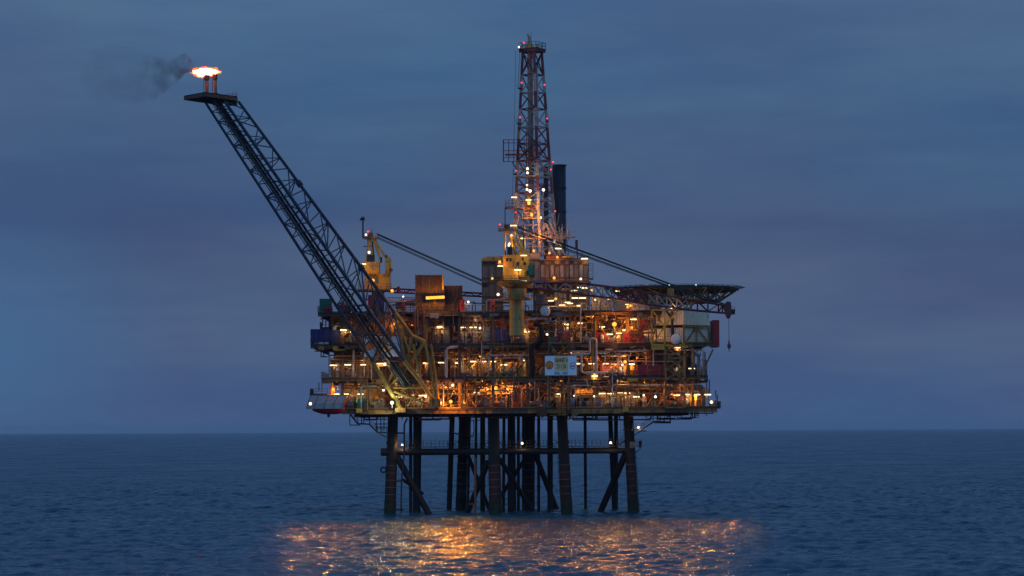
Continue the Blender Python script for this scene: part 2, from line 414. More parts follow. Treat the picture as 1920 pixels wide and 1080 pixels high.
def later(o, fmt, x, ref, cat, group=None):
    """label with an ordinal among its look-alikes, given once all of them stand"""
    QUEUE.setdefault(fmt, []).append((x, o, ref)); tag(o, None, cat, group)
def finish_labels():
    for fmt, L in QUEUE.items():
        L.sort(key=lambda t: t[0])
        for i, (x, o, ref) in enumerate(L):
            n = len(L)
            if n == 1: s = 'only one'
            elif i == 0: s = 'leftmost'
            elif i == n - 1: s = 'rightmost'
            elif i <= (n - 1) // 2: s = ORD[i] + ' from the left'
            else: s = ORD[n - 1 - i] + ' from the right'
            o['label'] = fmt.replace('@', s)

# ------------------------------------------------------------------ jacket
def jacket():
    t = thing('platform_jacket', P(960, 965, 0), 'dark steel jacket of splayed legs and braces standing in the sea under the platform', 'jacket')
    ztop = Z1 - .9
    def leg(xt, yt, xb, yb, d, Y, Yw=None, red=False):
        p, b = P(xt, 778, Y), P(xb, yb, Y)
        b = p + (b - p) * ((p.z + 6) / (p.z - b.z)) if p.z != b.z else b
        r = d / 20 * (D0 + Y) / 500
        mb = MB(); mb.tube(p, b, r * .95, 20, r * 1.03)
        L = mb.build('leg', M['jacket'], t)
        if red:
            def at(z): return p.lerp(b, (p.z - z) / (p.z - b.z))
            mb = MB(); mb.tube(at(9.2), at(2.6), r + .03, 20); mb.build('splash_zone', M['splash'], L)
            mb = MB(); mb.tube(at(2.6), at(-2), r + .09, 20); mb.build('marine_growth', M['marine'], L)
            for k in range(6):
                z = 9.2 - k * 1.35; mb = MB(); mb.tube(at(z + .04), at(z - .04), r + .06, 20); mb.build('draught_band', M['rung'], L)
            mb = MB()
            mb.tube(at(13.6), at(13.3), r + .14, 20); mb.tube(at(10.6), at(10.4), r + .08, 20)
            mb.build('collar', M['jacket'], L)
        return L
    leg(737, 778, 731, 965, 20.5, 0, red=True); leg(925, 778, 929, 965, 22.5, 0, red=True)
    leg(1053.5, 778, 1063, 965, 20.5, 0, red=True); leg(1178, 778, 1188, 963, 19.5, 2, red=True)
    leg(784, 778, 781, 957, 15, 28); leg(870, 778, 864, 956, 19, 28, red=True); leg(993, 778, 991, 957, 21.5, 26, red=True)
    leg(1144, 778, 1152, 956, 9, 28)
    for xt, xb, yb, d, Y in ((770, 770, 962, 6.5, 9), (777, 777, 960, 5, 14), (785, 785, 960, 7, 16), (848, 842, 957, 10.5, 27), (881, 877, 957, 5, 25), (905, 905, 958, 10, 22), (945, 944, 959, 6, 14),
                            (958, 958, 960, 13, 12), (972, 972, 959, 6, 17), (981, 981, 958, 5, 20), (1010, 1010, 959, 6, 15), (1031.5, 1031.5, 959, 11, 17), (1097, 1098, 956, 6, 26), (1155, 1155, 957, 8, 24), (893, 891, 958, 5, 18), (964, 966, 958, 4, 24)):
        p, b = P(xt, 778, Y), P(xb, yb, Y); b = p + (b - p) * ((p.z + 5) / (p.z - b.z))
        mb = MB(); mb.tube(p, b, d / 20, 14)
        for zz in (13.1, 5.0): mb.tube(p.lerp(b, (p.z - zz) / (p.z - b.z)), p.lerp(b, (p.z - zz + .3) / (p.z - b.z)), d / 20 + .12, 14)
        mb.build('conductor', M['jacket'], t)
    def brace(a, b, r, Y0=0, Y1=0, below=True):
        p, q = P(a[0], a[1], Y0), P(b[0], b[1], Y1)
        if below: q = p + (q - p) * ((p.z + 3) / (p.z - q.z))
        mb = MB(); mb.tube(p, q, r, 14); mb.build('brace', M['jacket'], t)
    brace((742, 852), (803, 962), .62, 0, 1); brace((915, 866), (876, 963), .55, 0, 8); brace((938, 862), (1000, 961), .45, 0, 9)
    brace((1003, 850), (1044, 957), .55, 26, 26); brace((1174, 849), (1127, 957), .62, 2, 10)
    brace((986, 858), (936, 935), .4, 26, 20); brace((878, 855), (918, 957), .4, 28, 20, True); brace((756, 900), (792, 925), .3, 3, 16, False)
    # horizontal framing
    for a, b, r, Ya, Yb in (((714, 847), (916, 846), .62, 0, 0), ((916, 846), (1060, 843), .55, 0, 0), ((1060, 843), (1180, 841), .5, 0, 2), ((737, 846), (786, 846), .5, 0, 28),
                            ((786, 846), (995, 844), .45, 28, 28), ((995, 844), (1150, 842), .45, 28, 28), ((1182, 841), (1150, 842), .45, 2, 28), ((928, 845), (993, 844), .45, 0, 26), ((786, 846), (928, 845), .4, 28, 0), ((1062, 843), (1150, 842), .4, 0, 28)):
        p, q = P(*a, Ya), P(*b, Yb); q.z = p.z = 11.75
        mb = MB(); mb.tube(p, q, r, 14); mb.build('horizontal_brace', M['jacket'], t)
    mb = MB(); c = P(714, 847, 0); c.z = 11.75; mb.tube(c, c + Vector((1.9, 0, 0)), .72, 16); mb.build('pipe_stub', M['jacket'], t)
    mb = MB(); c = P(719, 881, 0)
    for i in range(12):
        a0, a1 = 2 * PI * i / 12, 2 * PI * (i + 1) / 12
        mb.tube(c + Vector((math.cos(a0) * .5, -.3, math.sin(a0) * .5)), c + Vector((math.cos(a1) * .5, -.3, math.sin(a1) * .5)), .17, 8)
    mb.tube(c + Vector((.4, -.3, 0)), c + Vector((1.3, .3, 0)), .12, 6); mb.build('ring_clamp', M['black'], t)
    # riser pipes beside the left leg
    mb = MB(); mb.bend([P(764, 784, -1), P(758, 795, -1), P(758, 850, -1), P(753, 900, -1), P(752, 962, -1)], .16, 8)
    for y in (812, 902, 956): mb.bar(P(738, y, -.6), P(757, y, -1), .28)
    mb.build('riser', M['darks'], t)
    mb = MB(); mb.path([P(891, 858, -1), P(891, 962, -1)], .22, 10); mb.bar(P(880, 945, 0), P(891, 945, -1), .3); mb.build('riser', M['pipeb'], t)
    mb = MB(); mb.bend([P(845, 792, -2), P(848, 798, -2), P(850, 812, -2), P(870, 816, 2), P(886, 818, 6)], .12); mb.build('hose', M['darks'], t)
    mb = MB(); mb.bend([P(880, 790, -2), P(881, 817, -2), P(887, 819, -2), P(889, 806, -2), P(888, 788, -2)], .09); mb.build('hose', M['darks'], t)
    mb = MB(); mb.ladder(P(1191, 846, .7), P(1197, 962, .7), .5); mb.build('ladder', M['darks'], t)
    mb = MB(); p, q = P(1045, 850, -1.6), P(1052, 955, -1.6)
    mb.tube(p, q, .05, 5)
    for i in range(7): mb.bar(p.lerp(q, i / 6) - Vector((.2, 0, 0)), p.lerp(q, i / 6) + Vector((.25, 0, 0)), .14)
    mb.build('cable_ladder', M['darks'], t)
    # walkway
    zW = 12.65
    def deck(a, b, Y, name='walkway'):
        x0, x1 = PX(a, 840, Y), PX(b, 840, Y)
        m = MB(); m.box(((x0 + x1) / 2, Y + .6, zW), (x1 - x0, 1.3, .12))
        for k in range(int((x1 - x0) / 3)): m.bar((x0 + 1 + k * 3, Y, zW - .06), (x0 + 1 + k * 3, Y + 1, zW - .75), .12)
        o = m.build(name, M['darks'], t)
        m = MB(); m.rail([(x0, Y, zW), (x1, Y, zW)], 1.15, .05, .75, False); m.rail([(x0, Y + 1.25, zW), (x1, Y + 1.25, zW)], 1.15, .05, 1.5, False)
        m.build('railing', M['darks'], o)
    deck(747, 916, .9); deck(940, 1043, .9); deck(1064, 1172, .9); deck(1187, 1203, 1.2)
    mb = MB(); mb.bar(P(1201, 841, 1.5), P(1190, 850, 1.5), .15); mb.box(P(1200, 833, 1.5), (.5, .5, 1.3)); mb.build('bracket', M['darks'], t)
    mb = MB(); mb.box(P(1186, 834, .6), (1, .5, 1.2)); mb.build('junction_box', M['grey'], t)
    mb = MB(); mb.stair(P(1160, 836, 1.2), P(1171, 826, 1.2), .8); mb.ladder(P(1166, 790, 1.2), P(1166, 812, 1.2), .6); mb.build('ladder', M['darks'], t)
jacket()

def access_stair(pts, lands, name_lbl, extra):
    t = thing('access_stair', P(*pts[0][:2], pts[0][2]), name_lbl, 'stairs', 'stairs hanging under the platform')
    for a, b in zip(pts[:-1], pts[1:]):
        p, q = P(*a), P(*b)
        mb = MB()
        if abs(p.z - q.z) < .6:
            mb.bar(p, q, 1.1, .14); mb.build('landing', M['darks'], t)
            mb = MB(); mb.rail([p + Vector((0, -.5, 0)), q + Vector((0, -.5, 0))], 1.2, .055, .8); mb.rail([p + Vector((0, .5, 0)), q + Vector((0, .5, 0))], 1.2, .055, .8); mb.build('railing', M['darks'], t)
        else:
            mb.stair(p, q, 1.0); mb.build('flight', M['darks'], t)
    for pq in extra:
        mb = MB(); mb.path([P(*x) for x in pq], .09, 6); mb.build('hanger', M['darks'], t)
access_stair([(657, 777, -3), (671, 795, -3), (693, 796, -3), (708, 811, -3), (725, 812, -3)], None, 'dark steel stair and landing hanging under the left end of the platform', [
    [(656, 777, -3.5), (656, 797, -3.5), (676, 797, -3.5)], [(678, 777, -2.5), (678, 794, -2.5)], [(682, 777, -2.5), (682, 794, -2.5)], [(693, 777, -2.5), (693, 795, -2.5)], [(711, 813, -3), (729, 822, -1)], [(700, 780, -2.5), (726, 780, -2.5)],
    [(706, 777, -2.5), (706, 809, -2.5)], [(714, 777, -2.5), (714, 809, -2.5)], [(720, 777, -2.5), (720, 809, -2.5)], [(700, 786, -2.5), (726, 786, -2.5)], [(703, 795, -2.5), (726, 795, -2.5)], [(706, 802, -2.5), (726, 802, -2.5)]])
access_stair([(1256, 792, -2), (1225, 791, -2), (1203, 806, -2), (1186, 807, -1.4)], None, 'dark steel stair with a small lit landing hanging under the right end of the platform', [
    [(1257, 777, -2), (1257, 793, -2), (1226, 793, -2)], [(1213, 777, -2), (1213, 782, -2)], [(1188, 817, -1), (1202, 808, -2), (1212, 808, -2)], [(1242, 792, -1.5), (1256, 776, -1.5)], [(1232, 777, -2), (1232, 790, -2)], [(1166, 806, -1), (1176, 806, 0)], [(1238, 777, -2), (1238, 790, -2)]])

# ------------------------------------------------------------------ decks
EXT = {1: (641, 1345), 2: (603, 1326), 3: (583, 1338), 4: (597, 1242)}
DN = {1: 'lowest', 2: 'second', 3: 'third', 4: 'top'}
DECK = {}
COLS = [642, 690, 737, 800, 862, 925, 990, 1054, 1116, 1178, 1247, 1300]
def xw(px, Y=YF): return (px - 960) * (D0 + Y) / FPX
rd = random.Random(11)
for lv in (1, 2, 3, 4):
    z = LEV[lv]; a, b = EXT[lv]; xa, xb = xw(a), xw(b)
    lbl = {1: 'lowest platform deck above the jacket legs, with ochre edge beam and lit pipework', 2: 'second platform deck from below, tan cladding and strip lamps under it',
           3: 'third platform deck from below, carrying the blue containers', 4: 'top platform deck under the cranes and the drilling tower'}[lv]
    t = DECK[lv] = thing('platform_deck', (0, YF, z), lbl, 'deck', 'stacked decks of the oil platform')
    yb = 32 if lv < 4 else 32
    mb = MB(); mb.box(((xa + xb) / 2, (YF + yb) / 2, z - .12), (xb - xa, yb - YF, .22)); mb.build('floor', M['floor'], t)
    # edge beam in lengths
    xs = [xa] + [xw(c) for c in COLS if a + 12 < c < b - 12] + [xb]
    for i, (p, q) in enumerate(zip(xs[:-1], xs[1:])):
        h = {1: .75, 2: .36, 3: .5, 4: .5}[lv]; mb = MB()
        mm = M['ochre'] if (i * 7 + lv * 3) % 5 < (4 if lv == 2 else 2) else M['steel']
        mb.ibeam((p + .02, YF - .05, z - .24 - h / 2), (q - .02, YF - .05, z - .24 - h / 2), h, .4)
        for k in range(1, max(2, int((q - p) / 1.3))): mb.box((p + k * 1.3, YF - .12, z - .24 - h / 2), (.07, .22, h - .14))
        mb.build('edge_beam', mm, t)
    # beams running back, seen end on along the edge
    mb = MB(); x = xa + .6
    while x < xb - .5:
        mb.box((x, (YF + yb) / 2 + .3, z - .24 - .3), (.22, yb - YF - .4, .56)); x += 2.1
    o = mb.build('floor_beams', M['steel'], t)
    # railing with gaps
    segs = []; x = xa
    while x < xb - 2:
        L = rd.uniform(5, 13)
        segs.append((x, min(x + L, xb))); x += L + (rd.choice((0, 0, 1.5)))
    for p, q in segs:
        mb = MB(); mb.rail([(p, YF + .1, z), (q, YF + .1, z)], 1.15, .05, 1.25)
        mb.build('railing', M['steel'] if rd.random() < .25 else M['darks'] if rd.random() < .6 else M['ochre'], t)
    for sx in (xa + .05, xb - .05):
        mb = MB(); mb.rail([(sx, YF + .1, z), (sx, 12, z)], 1.15, .05, 1.5); mb.build('railing', M['darks'], t)
    if lv < 4:
        zc = LEV[lv + 1] - .9
        for c in COLS:
            if EXT[lv][0] - 2 <= c <= EXT[lv][1] and EXT[lv + 1][0] - 5 <= c <= EXT[lv + 1][1]:
                for Y in (YF + 1.2, 4, 18):
                    mb = MB(); X = xw(c) + (0 if Y < 0 else rd.uniform(-.6, .6))
                    if Y < 0: mb.bar((X, Y, z), (X, Y, zc), .5, .5)
                    else: mb.tube((X, Y, z), (X, Y, zc), .45, 10)
                    mb.build('column', M['ochre'] if rd.random() < .45 else M['steel'], t)
        # diagonal bracing between columns in the second row
        cs = [c for c in COLS if EXT[lv][0] <= c <= EXT[lv + 1][1]]
        for p, q in zip(cs[:-1], cs[1:]):
            if rd.random() < .62:
                mb = MB(); x0, x1 = xw(p), xw(q); Y = rd.choice((YF + 1.0, YF + 1.9, -2)); m_ = (x0 + x1) / 2
                k = rd.randrange(3)
                if k == 0: mb.tube((x0, Y, z + .1), (m_, Y, zc), .14, 8); mb.tube((x1, Y, z + .1), (m_, Y, zc), .14, 8)
                elif k == 1: mb.tube((x0, Y, zc), (m_, Y, z + .1), .14, 8); mb.tube((x1, Y, zc), (m_, Y, z + .1), .14, 8)
                else: mb.tube((x0, Y, z + .1), (x1, Y, zc), .14, 8)
                mb.build('diagonal_brace', M['ochre'] if rd.random() < .6 else M['steel'], t)
        # rear bulkheads: the decks are closed off behind
        mb = MB(); x0, x1 = xw(max(EXT[lv][0] + 16, 617)), xw(min(EXT[lv][1] - 14, 1305))
        mb.box(((x0 + x1) / 2, 13, (z + zc) / 2 + .4), (x1 - x0, .3, zc - z + .7)); mb.build('bulkhead', M['brownp'], t)
        x = x0
        while x < x1 - 1:
            w_ = min(rd.uniform(2.2, 6.5), x1 - x); Y = rd.uniform(1.2, 4.5); h = (zc - z) * rd.choice((1, 1, .85, .7))
            if rd.random() < .85:
                mb = MB(); mb.box((x + w_ / 2, Y + .6, z + h / 2), (w_ - .05, 1.2, h))
                for k in range(int(w_ / .9)): mb.box((x + .5 + k * .9, Y - .05, z + h * .5), (.08, .1, h * .96))
                for k in range(rd.randrange(1, 4)): mb.box((x + w_ / 2, Y - .06, z + h * rd.uniform(.15, .9)), (w_ * .9, .12, .12))
                mb.build('equipment_wall', M[rd.choice(('brownp', 'brownp', 'tan', 'steel', 'pipeb', 'grey'))], t)
            x += w_
        # mezzanine walkway half way up
        for k in range(4):
            p = rd.uniform(625, 1180); q = p + rd.uniform(35, 90); Y = rd.uniform(-4, 2); zz = z + rd.uniform(2.4, 3.2)
            mb = MB(); mb.box((xw((p + q) / 2), Y + .6, zz), (xw(q) - xw(p), 1.3, .1)); mb.rail([(xw(p), Y, zz), (xw(q), Y, zz)], 1.1, .045, 1.2); mb.build('mezzanine_walkway', M['ochre'] if k % 2 else M['darks'], t)
# cladding walls on the decks: (level, x0, x1, height share bottom, top, depth, material)
WALLS = [(1, 640, 690, .0, 1, -1.5, 'tan'), (1, 690, 722, .0, .9, -2.5, 'tan'), (1, 1120, 1190, .0, .62, -3.5, 'beige'), (1, 1000, 1022, 0, 1, -2, 'brownp'), (1, 960, 988, 0, .8, -1.0, 'orange'), (1, 760, 835, 0, .9, 3, 'brownp'),  # orange wall panel: the lamplight on it is put into its colour
         (1, 1196, 1245, 0, 1, 1.5, 'brownp'), (1, 1290, 1322, 0, .8, 1.0, 'tan'),
         (2, 620, 714, 0, .72, -1.5, 'tan'), (2, 860, 905, 0, .6, 0, 'beige'), (2, 905, 990, 0, .55, -1.0, 'tan'), (2, 1110, 1122, .0, .55, -5.5, 'orange'), (2, 1126, 1152, .0, .5, -4, 'red'), (2, 1222, 1245, .0, .95, -4.5, 'brownp'), (2, 720, 850, 0, .9, 4, 'brownp'), (2, 975, 985, .05, .6, -4, 'yellow'), (2, 1000, 1022, 0, 1, 0, 'brownp'),
         (3, 617, 640, .0, 1, -.5, 'brownp'), (3, 660, 755, .0, .8, -1.0, 'tan'), (3, 832, 842, 0, .75, -5, 'grey'), (3, 845, 860, 0, 1, -2, 'brownp'), (3, 862, 905, 0, .8, 2, 'brownp'), (3, 929, 946, .45, .95, -.5, 'orange'), (3, 760, 830, 0, .7, 3, 'brownp')]
for lv, a, b, f0, f1, Y, mt in WALLS:
    z, zc = LEV[lv], LEV[lv + 1] - .9; h = zc - z
    mb = MB(); x0, x1 = PX(a, 700, Y), PX(b, 700, Y)
    mb.box(((x0 + x1) / 2, Y + .12, z + h * (f0 + f1) / 2 + .01), (x1 - x0, .24, h * (f1 - f0)))
    n = max(1, int((x1 - x0) / 2.2))
    for k in range(n + 1):
        X = x0 + (x1 - x0) * k / n; mb.box((X, Y - .03, z + h * (f0 + f1) / 2 + .01), (.1, .1, h * (f1 - f0)))
    mb.build('wall_panel', M[mt], DECK[lv])

# pipework of each deck
rp = random.Random(77)
def pipe(lv, pts, r, mt, name='pipe'):
    mb = MB(); mb.bend(pts, r, 8 if r > .08 else 6); return mb.build(name, M[mt], DECK[lv])
for lv in (1, 2, 3):
    z, zc = LEV[lv], LEV[lv + 1] - .9
    a, b = EXT[lv][0] + 30, min(EXT[lv + 1][1], EXT[lv][1]) - 12
    for k in range(54):
        Y = rp.uniform(YF + .6, 2.0); r = rp.choice((.06, .08, .1, .12, .16, .22)); mt = rp.choice(('pipew', 'pipew', 'pipeb', 'pipeb', 'steel', 'ochre', 'grey'))
        x0 = xw(rp.uniform(a, b - 25)); L = rp.choice((3, 5, 8, 12, 16)) * rp.uniform(.7, 1.2); x1 = min(x0 + L, xw(b)); zz = rp.uniform(z + 1.6, zc - .2) if rp.random() < .4 else rp.uniform(zc - 1.9, zc - .2)
        kind = rp.randrange(5)
        if kind == 0: pts = [(x0, Y, zz), (x1, Y, zz)]
        elif kind == 1: pts = [(x0, Y, z), (x0, Y, zz), (x1, Y, zz)]
        elif kind == 2: pts = [(x0, Y, z), (x0, Y, zz), (x1, Y, zz), (x1, Y, z + rp.uniform(0, 1.5))]
        elif kind == 3: pts = [(x0, Y, zc), (x0, Y, zz), (x0 + L * .4, Y, zz), (x0 + L * .4, Y, z)]
        else:
            zd = max(z + .8, zz - 1.2); pts = [(x0, Y, zz), (x0 + L * .3, Y, zz), (x0 + L * .3, Y, zd), (x1, Y, zd), (x1, Y + 2, zd)]
        pipe(lv, pts, r, mt)
    for k in range(26):        # plain drops and hangers
        x = xw(rp.uniform(a, b)); Y = rp.uniform(YF + .5, 0); pipe(lv, [(x, Y, zc), (x, Y, z)], rp.choice((.05, .07, .1)), rp.choice(('pipew', 'steel', 'ochre', 'pipeb')))
    for k in range(5):
        x0 = xw(rp.uniform(a, b - 120)); x1 = x0 + rp.uniform(8, 22); x1 = min(x1, xw(b)); Y = rp.uniform(YF + .8, -2); zz = zc - rp.uniform(.2, .9)
        mb = MB(); mb.bar((x0, Y, zz), (x1, Y, zz), .7, .08)
        for s in (-.35, .35): mb.bar((x0, Y + s, zz + .08), (x1, Y + s, zz + .08), .03, .2)
        x = x0
        while x < x1: mb.bar((x, Y, zz), (x, Y, zc), .05); x += 2.4
        mb.build('cable_tray', M['grey'], DECK[lv])
# lattice girders, tripping frames and small gear that crowd the front of every deck
rg = random.Random(31)
for lv in (1, 2, 3):
    z, zc = LEV[lv], LEV[lv + 1] - .9
    a, b = max(EXT[lv][0], EXT[lv + 1][0]) + 22, min(EXT[lv + 1][1], EXT[lv][1]) - 10
    xs = np.linspace(xw(a), xw(b), 9)
    for i in range(8):
        Y = YF + .9 + rg.uniform(0, 1.5); h = rg.uniform(1.1, 1.7); mb = MB()
        x0, x1 = xs[i] + .1, xs[i + 1] - .1
        mb.bar((x0, Y, zc), (x1, Y, zc), .22); mb.bar((x0, Y, zc - h), (x1, Y, zc - h), .2)
        lattice(mb, ((x0, Y, zc), (x1, Y, zc)), ((x0, Y, zc - h), (x1, Y, zc - h)), 5, .07, 'z'); mb.build('lattice_girder', M['steel' if i % 3 else 'ochre'], DECK[lv])
    for k in range(30):
        x = xw(rg.uniform(a, b)); Y = rg.uniform(YF + .3, -3); w_ = rg.uniform(.8, 3.2); h = rg.uniform(1.6, zc - z - .5); mt = rg.choice(('ochre', 'steel', 'darks', 'darks', 'ochre'))
        mb = MB(); r = rg.choice((.10, .14, .18))
        mb.bar((x, Y, z), (x, Y, z + h), r); mb.bar((x + w_, Y, z), (x + w_, Y, z + h), r); mb.bar((x, Y, z + h), (x + w_, Y, z + h), r)
        if k % 3 == 0: mb.bar((x, Y, z + .1), (x + w_, Y, z + h), r * .8)
        if k % 3 == 1: mb.bar((x, Y, z + h * .55), (x + w_, Y, z + h * .55), r * .8); mb.bar((x, Y, z + h * .3), (x + w_, Y, z + h * .3), r * .6)
        mb.build('pipe_support', M[mt], DECK[lv])
    for k in range(46):
        x = xw(rg.uniform(a, b)); Y = rg.uniform(YF + .3, -2); zz = rg.uniform(z + .3, zc - .8); s_ = rg.uniform(.25, .8); mt = rg.choice(('white', 'darks', 'grey', 'grey', 'steel', 'red', 'yellow', 'teal', 'pipew', 'pipeb', 'orange', 'brownp'))
        mb = MB()
        if k % 3: mb.box((x, Y, zz), (s_, s_ * .6, s_ * rg.uniform(.6, 1.8)))
        else: mb.tube((x, Y, zz), (x + s_ * .9, Y, zz), s_ * .35, 10); mb.tube((x + s_ * .45, Y, zz), (x + s_ * .45, Y, zz + s_), s_ * .1, 6); mb.tube((x + s_ * .45, Y, zz + s_ * .95), (x + s_ * .45, Y, zz + s_), s_ * .35, 10)
        mb.build('junction_box' if k % 3 else 'valve', M[mt], DECK[lv])
    for k in range(5):
        x = xw(rg.uniform(a, b)); mb = MB(); Y = rg.uniform(YF + .4, -5); mb.ladder((x, Y, z), (x, Y, zc + .9), .55); mb.build('ladder', M['ochre' if k % 2 else 'pipew'], DECK[lv])
    for k in range(3):
        x = xw(rg.uniform(a, b - 60)); mb = MB(); Y = rg.uniform(YF + 1, -4); s_ = rg.choice((-1, 1)); mb.stair((x, Y, z), (x + 4.4 * s_, Y, zc), .8); mb.build('stair_flight', M['ochre' if k % 2 else 'steel'], DECK[lv])
    for k in range(4):
        x = xw(rg.uniform(a, b - 40)); w_ = rg.uniform(2, 5); mb = MB(); Y = rg.uniform(-6, -2)
        for q in range(7): mb.box((x + w_ / 2, Y, zc - .5 - q * .34), (w_, .16, .12))
        mb.build('louvre_stack', M['darks'], DECK[lv])
# risers, ladders and frames standing proud of the deck edges, tying two levels together
rv = random.Random(57)
for lv in (1, 2, 3):
    a, b = max(EXT[lv][0], EXT[lv + 1][0]) + 25, min(EXT[lv + 1][1], EXT[lv][1], 1220) - 8
    for k in range(30):
        px = rv.uniform(a, b)
        if lv > 1 and 945 < px < 992: continue
        x = xw(px); Y = YF - rv.uniform(.35, .8); z0 = LEV[lv] + rv.uniform(-.4, 2.0); z1 = LEV[lv + 1] + rv.uniform(-.4, 1.6); mt = rv.choice(('ochre', 'steel', 'pipeb', 'pipeb', 'pipew', 'darks', 'steel'))
        mb = MB(); r = rv.choice((.06, .08, .11, .15))
        if k % 4 == 0: mb.bend([(x, Y, z0), (x, Y, z1 - 1.6), (x + rv.choice((-1, 1)) * rv.uniform(1, 3), Y, z1 - 1.6), ], r, 8)
        elif k % 4 == 1: mb.bend([(x, Y, z0), (x, Y, z1), (x, Y + 1.5, z1)], r, 8)
        else: mb.tube((x, Y, z0), (x, Y, z1), r, 8)
        mb.build('riser', M[mt], DECK[lv])
    for k in range(22):
        x = xw(rv.uniform(EXT[lv + 1][0] + 8, b)); mb = MB(); w_ = rv.uniform(.4, 2.2); h = rv.uniform(.3, .9)
        mb.box((x, YF - .5, LEV[lv + 1] - .35 - h / 2), (w_, .4, h)); mb.build('edge_box', M[rv.choice(('ochre', 'yellow', 'steel', 'darks', 'darks', 'pipeb', 'grey'))], DECK[lv + 1])
# the pale pipe runs that stand out
for lv, pts, r, mt in (
    (2, [(1066, 664, -8.8), (1106, 664, -8.8), (1106, 635, -8.8), (1118, 635, -8.8), (1118, 699, -8.8)], .22, 'pipew'), (2, [(1066, 659, -8.3), (1100, 659, -8.3)], .16, 'pipew'),
    (2, [(1090, 665, -8.8), (1090, 699, -8.8), (1140, 699, -8.8)], .25, 'pipew'), (2, [(1120, 661, -7.4), (1138, 661, -7.4), (1144, 657.5, -7.4), (1216, 657.5, -7.4)], .18, 'pipew'),
    (2, [(1153, 657, -7.4), (1153, 663, -7.4), (1164.5, 663, -7.4), (1164.5, 684, -7.4)], .13, 'pipew'), (2, [(1159, 662, -7.6), (1159, 684, -7.6)], .12, 'pipew'), (2, [(1221, 655, -7.4), (1225, 655, -7.4), (1225, 686, -7.4)], .14, 'pipew'),
    (3, [(990, 623, -8.6), (987, 620, -8.6), (987, 598, -8.6), (1034, 597, -8.6)], .2, 'pipew'), (2, [(837, 708, -8.7), (838, 652, -8.7), (858, 650, -8.7)], .22, 'pipew'), (2, [(835, 705, -8.4), (835.5, 655, -8.4)], .16, 'pipew'),
    (2, [(902, 680, -7), (902, 671.5, -7), (922, 671.5, -7)], .18, 'pipew'), (2, [(975, 680, -7), (975, 665, -7), (979, 665, -7), (979, 680, -7)], .14, 'pipew'),
    (2, [(663, 657, -7.5), (663, 706, -7.5)], .2, 'pipew'), (2, [(683, 664, -7.8), (683, 706, -7.8)], .12, 'pipew'), (2, [(620, 673, -7), (690, 673, -7)], .14, 'pipeb'), (2, [(618, 667, -7.4), (700, 667, -7.4)], .16, 'pipeb'),
    (1, [(1152, 702, -7.6), (1157, 706, -7.6), (1157, 722, -7.6)], .22, 'pipew'), (1, [(1143, 712, -7.6), (1143, 722, -7.6)], .2, 'pipew'), (1, [(1108, 726, -7.9), (1180, 726, -7.9)], .13, 'pipeb'), (1, [(1073, 722.5, -8), (1108, 722.5, -8)], .12, 'pipew'), (1, [(1080, 712, -8), (1101, 712, -8), (1101, 722, -8)], .12, 'pipew'),
    (1, [(630, 723, -6.5), (735, 723, -6.5)], .13, 'pipeb'), (1, [(630, 728, -6.8), (720, 728, -6.8)], .13, 'pipeb'), (1, [(640, 718, -6.5), (730, 718, -6.5)], .1, 'pipeb'),
    (3, [(630, 592, -7), (700, 591, -7)], .14, 'pipew'), (3, [(626, 622, -6), (627, 612, -6), (632, 608, -6), (637, 608, -6)], .32, 'white'), (3, [(1130, 595, -7), (1130, 588, -7), (1137, 588, -7), (1137, 602, -7)], .25, 'pipew'),
    (3, [(760, 606, -5), (760, 598, -5), (835, 598, -5)], .2, 'pipeb'), (3, [(790, 616, -5), (790, 603, -5), (806, 603, -5), (806, 616, -5)], .3, 'pipeb'), (3, [(867, 585, -7.4), (934, 586, -7.4)], .13, 'pipew'), (3, [(867, 592, -7.4), (930, 592, -7.4)], .1, 'pipew')):
    pipe(lv, [P(*p) for p in pts], r, mt)
mb = MB(); mb.bend([P(1000, 607, -9), P(1009, 608, -9), P(1014, 614, -9), P(1014, 640, -9), P(1000, 648, -9), P(997, 655, -9), P(997, 706, -9)], .55, 14, 1.4)
for y in (618, 634): mb.tube(P(1014, y, -9), P(1014, y + 1.5, -9), .66, 14)
for y in (668, 690): mb.tube(P(997, y, -9), P(997, y + 1.5, -9), .66, 14)
o = mb.build('ventilation_duct', M['grey']); tag(o, 'thick grey duct bending down the front between crane pedestal and name board', 'duct')
# clutter under the lowest deck
rb = random.Random(3)
for k in range(34):
    x = rb.uniform(655, 1300); Y = rb.uniform(-6, 6); L = rb.uniform(1, 7); z0 = Z1 - 1.3 - rb.uniform(0, 1.0); r = rb.choice((.06, .09, .14))
    pipe(1, [(xw(x), Y, Z1 - .6), (xw(x), Y, z0), (xw(x) + L, Y, z0), (xw(x) + L, Y, Z1 - .6)], r, rb.choice(('darks', 'darks', 'steel', 'pipeb')), 'hanging_pipe')
for k in range(60):
    x = rb.uniform(650, 1335); Y = rb.uniform(-8, 10)
    if k % 2: mb = MB()
    mb.bar((xw(x), Y, Z1 - .9), (xw(x), Y, Z1 - 1.1 - rb.uniform(.1, .9)), rb.choice((.12, .3, .2)))
    if k % 2 == 0: mb.build('hanger', M['darks'], DECK[1])
mb = MB()
for Y in (-2, 8, 20): mb.ibeam((xw(662), Y, Z1 - 1.0), (xw(1296), Y, Z1 - 1.0), .95, .5, .1)
mb.build('main_girders', M['darks'], DECK[1])
mb = MB(); pbox(mb, 1007, 763, 1025, 780, -9.2, -3); mb.build('sump_box', M['brownp'], DECK[1])
mb = MB()
for x in (1047, 1050, 1055.5, 1059): mb.path([P(x, 764, -8.6), P(x, 779, -8.6)], .1, 6)
mb.bar(P(1030, 779, -8.6), P(1067, 777, -8.6), .12); mb.build('hanging_frame', M['ochre'], DECK[1])
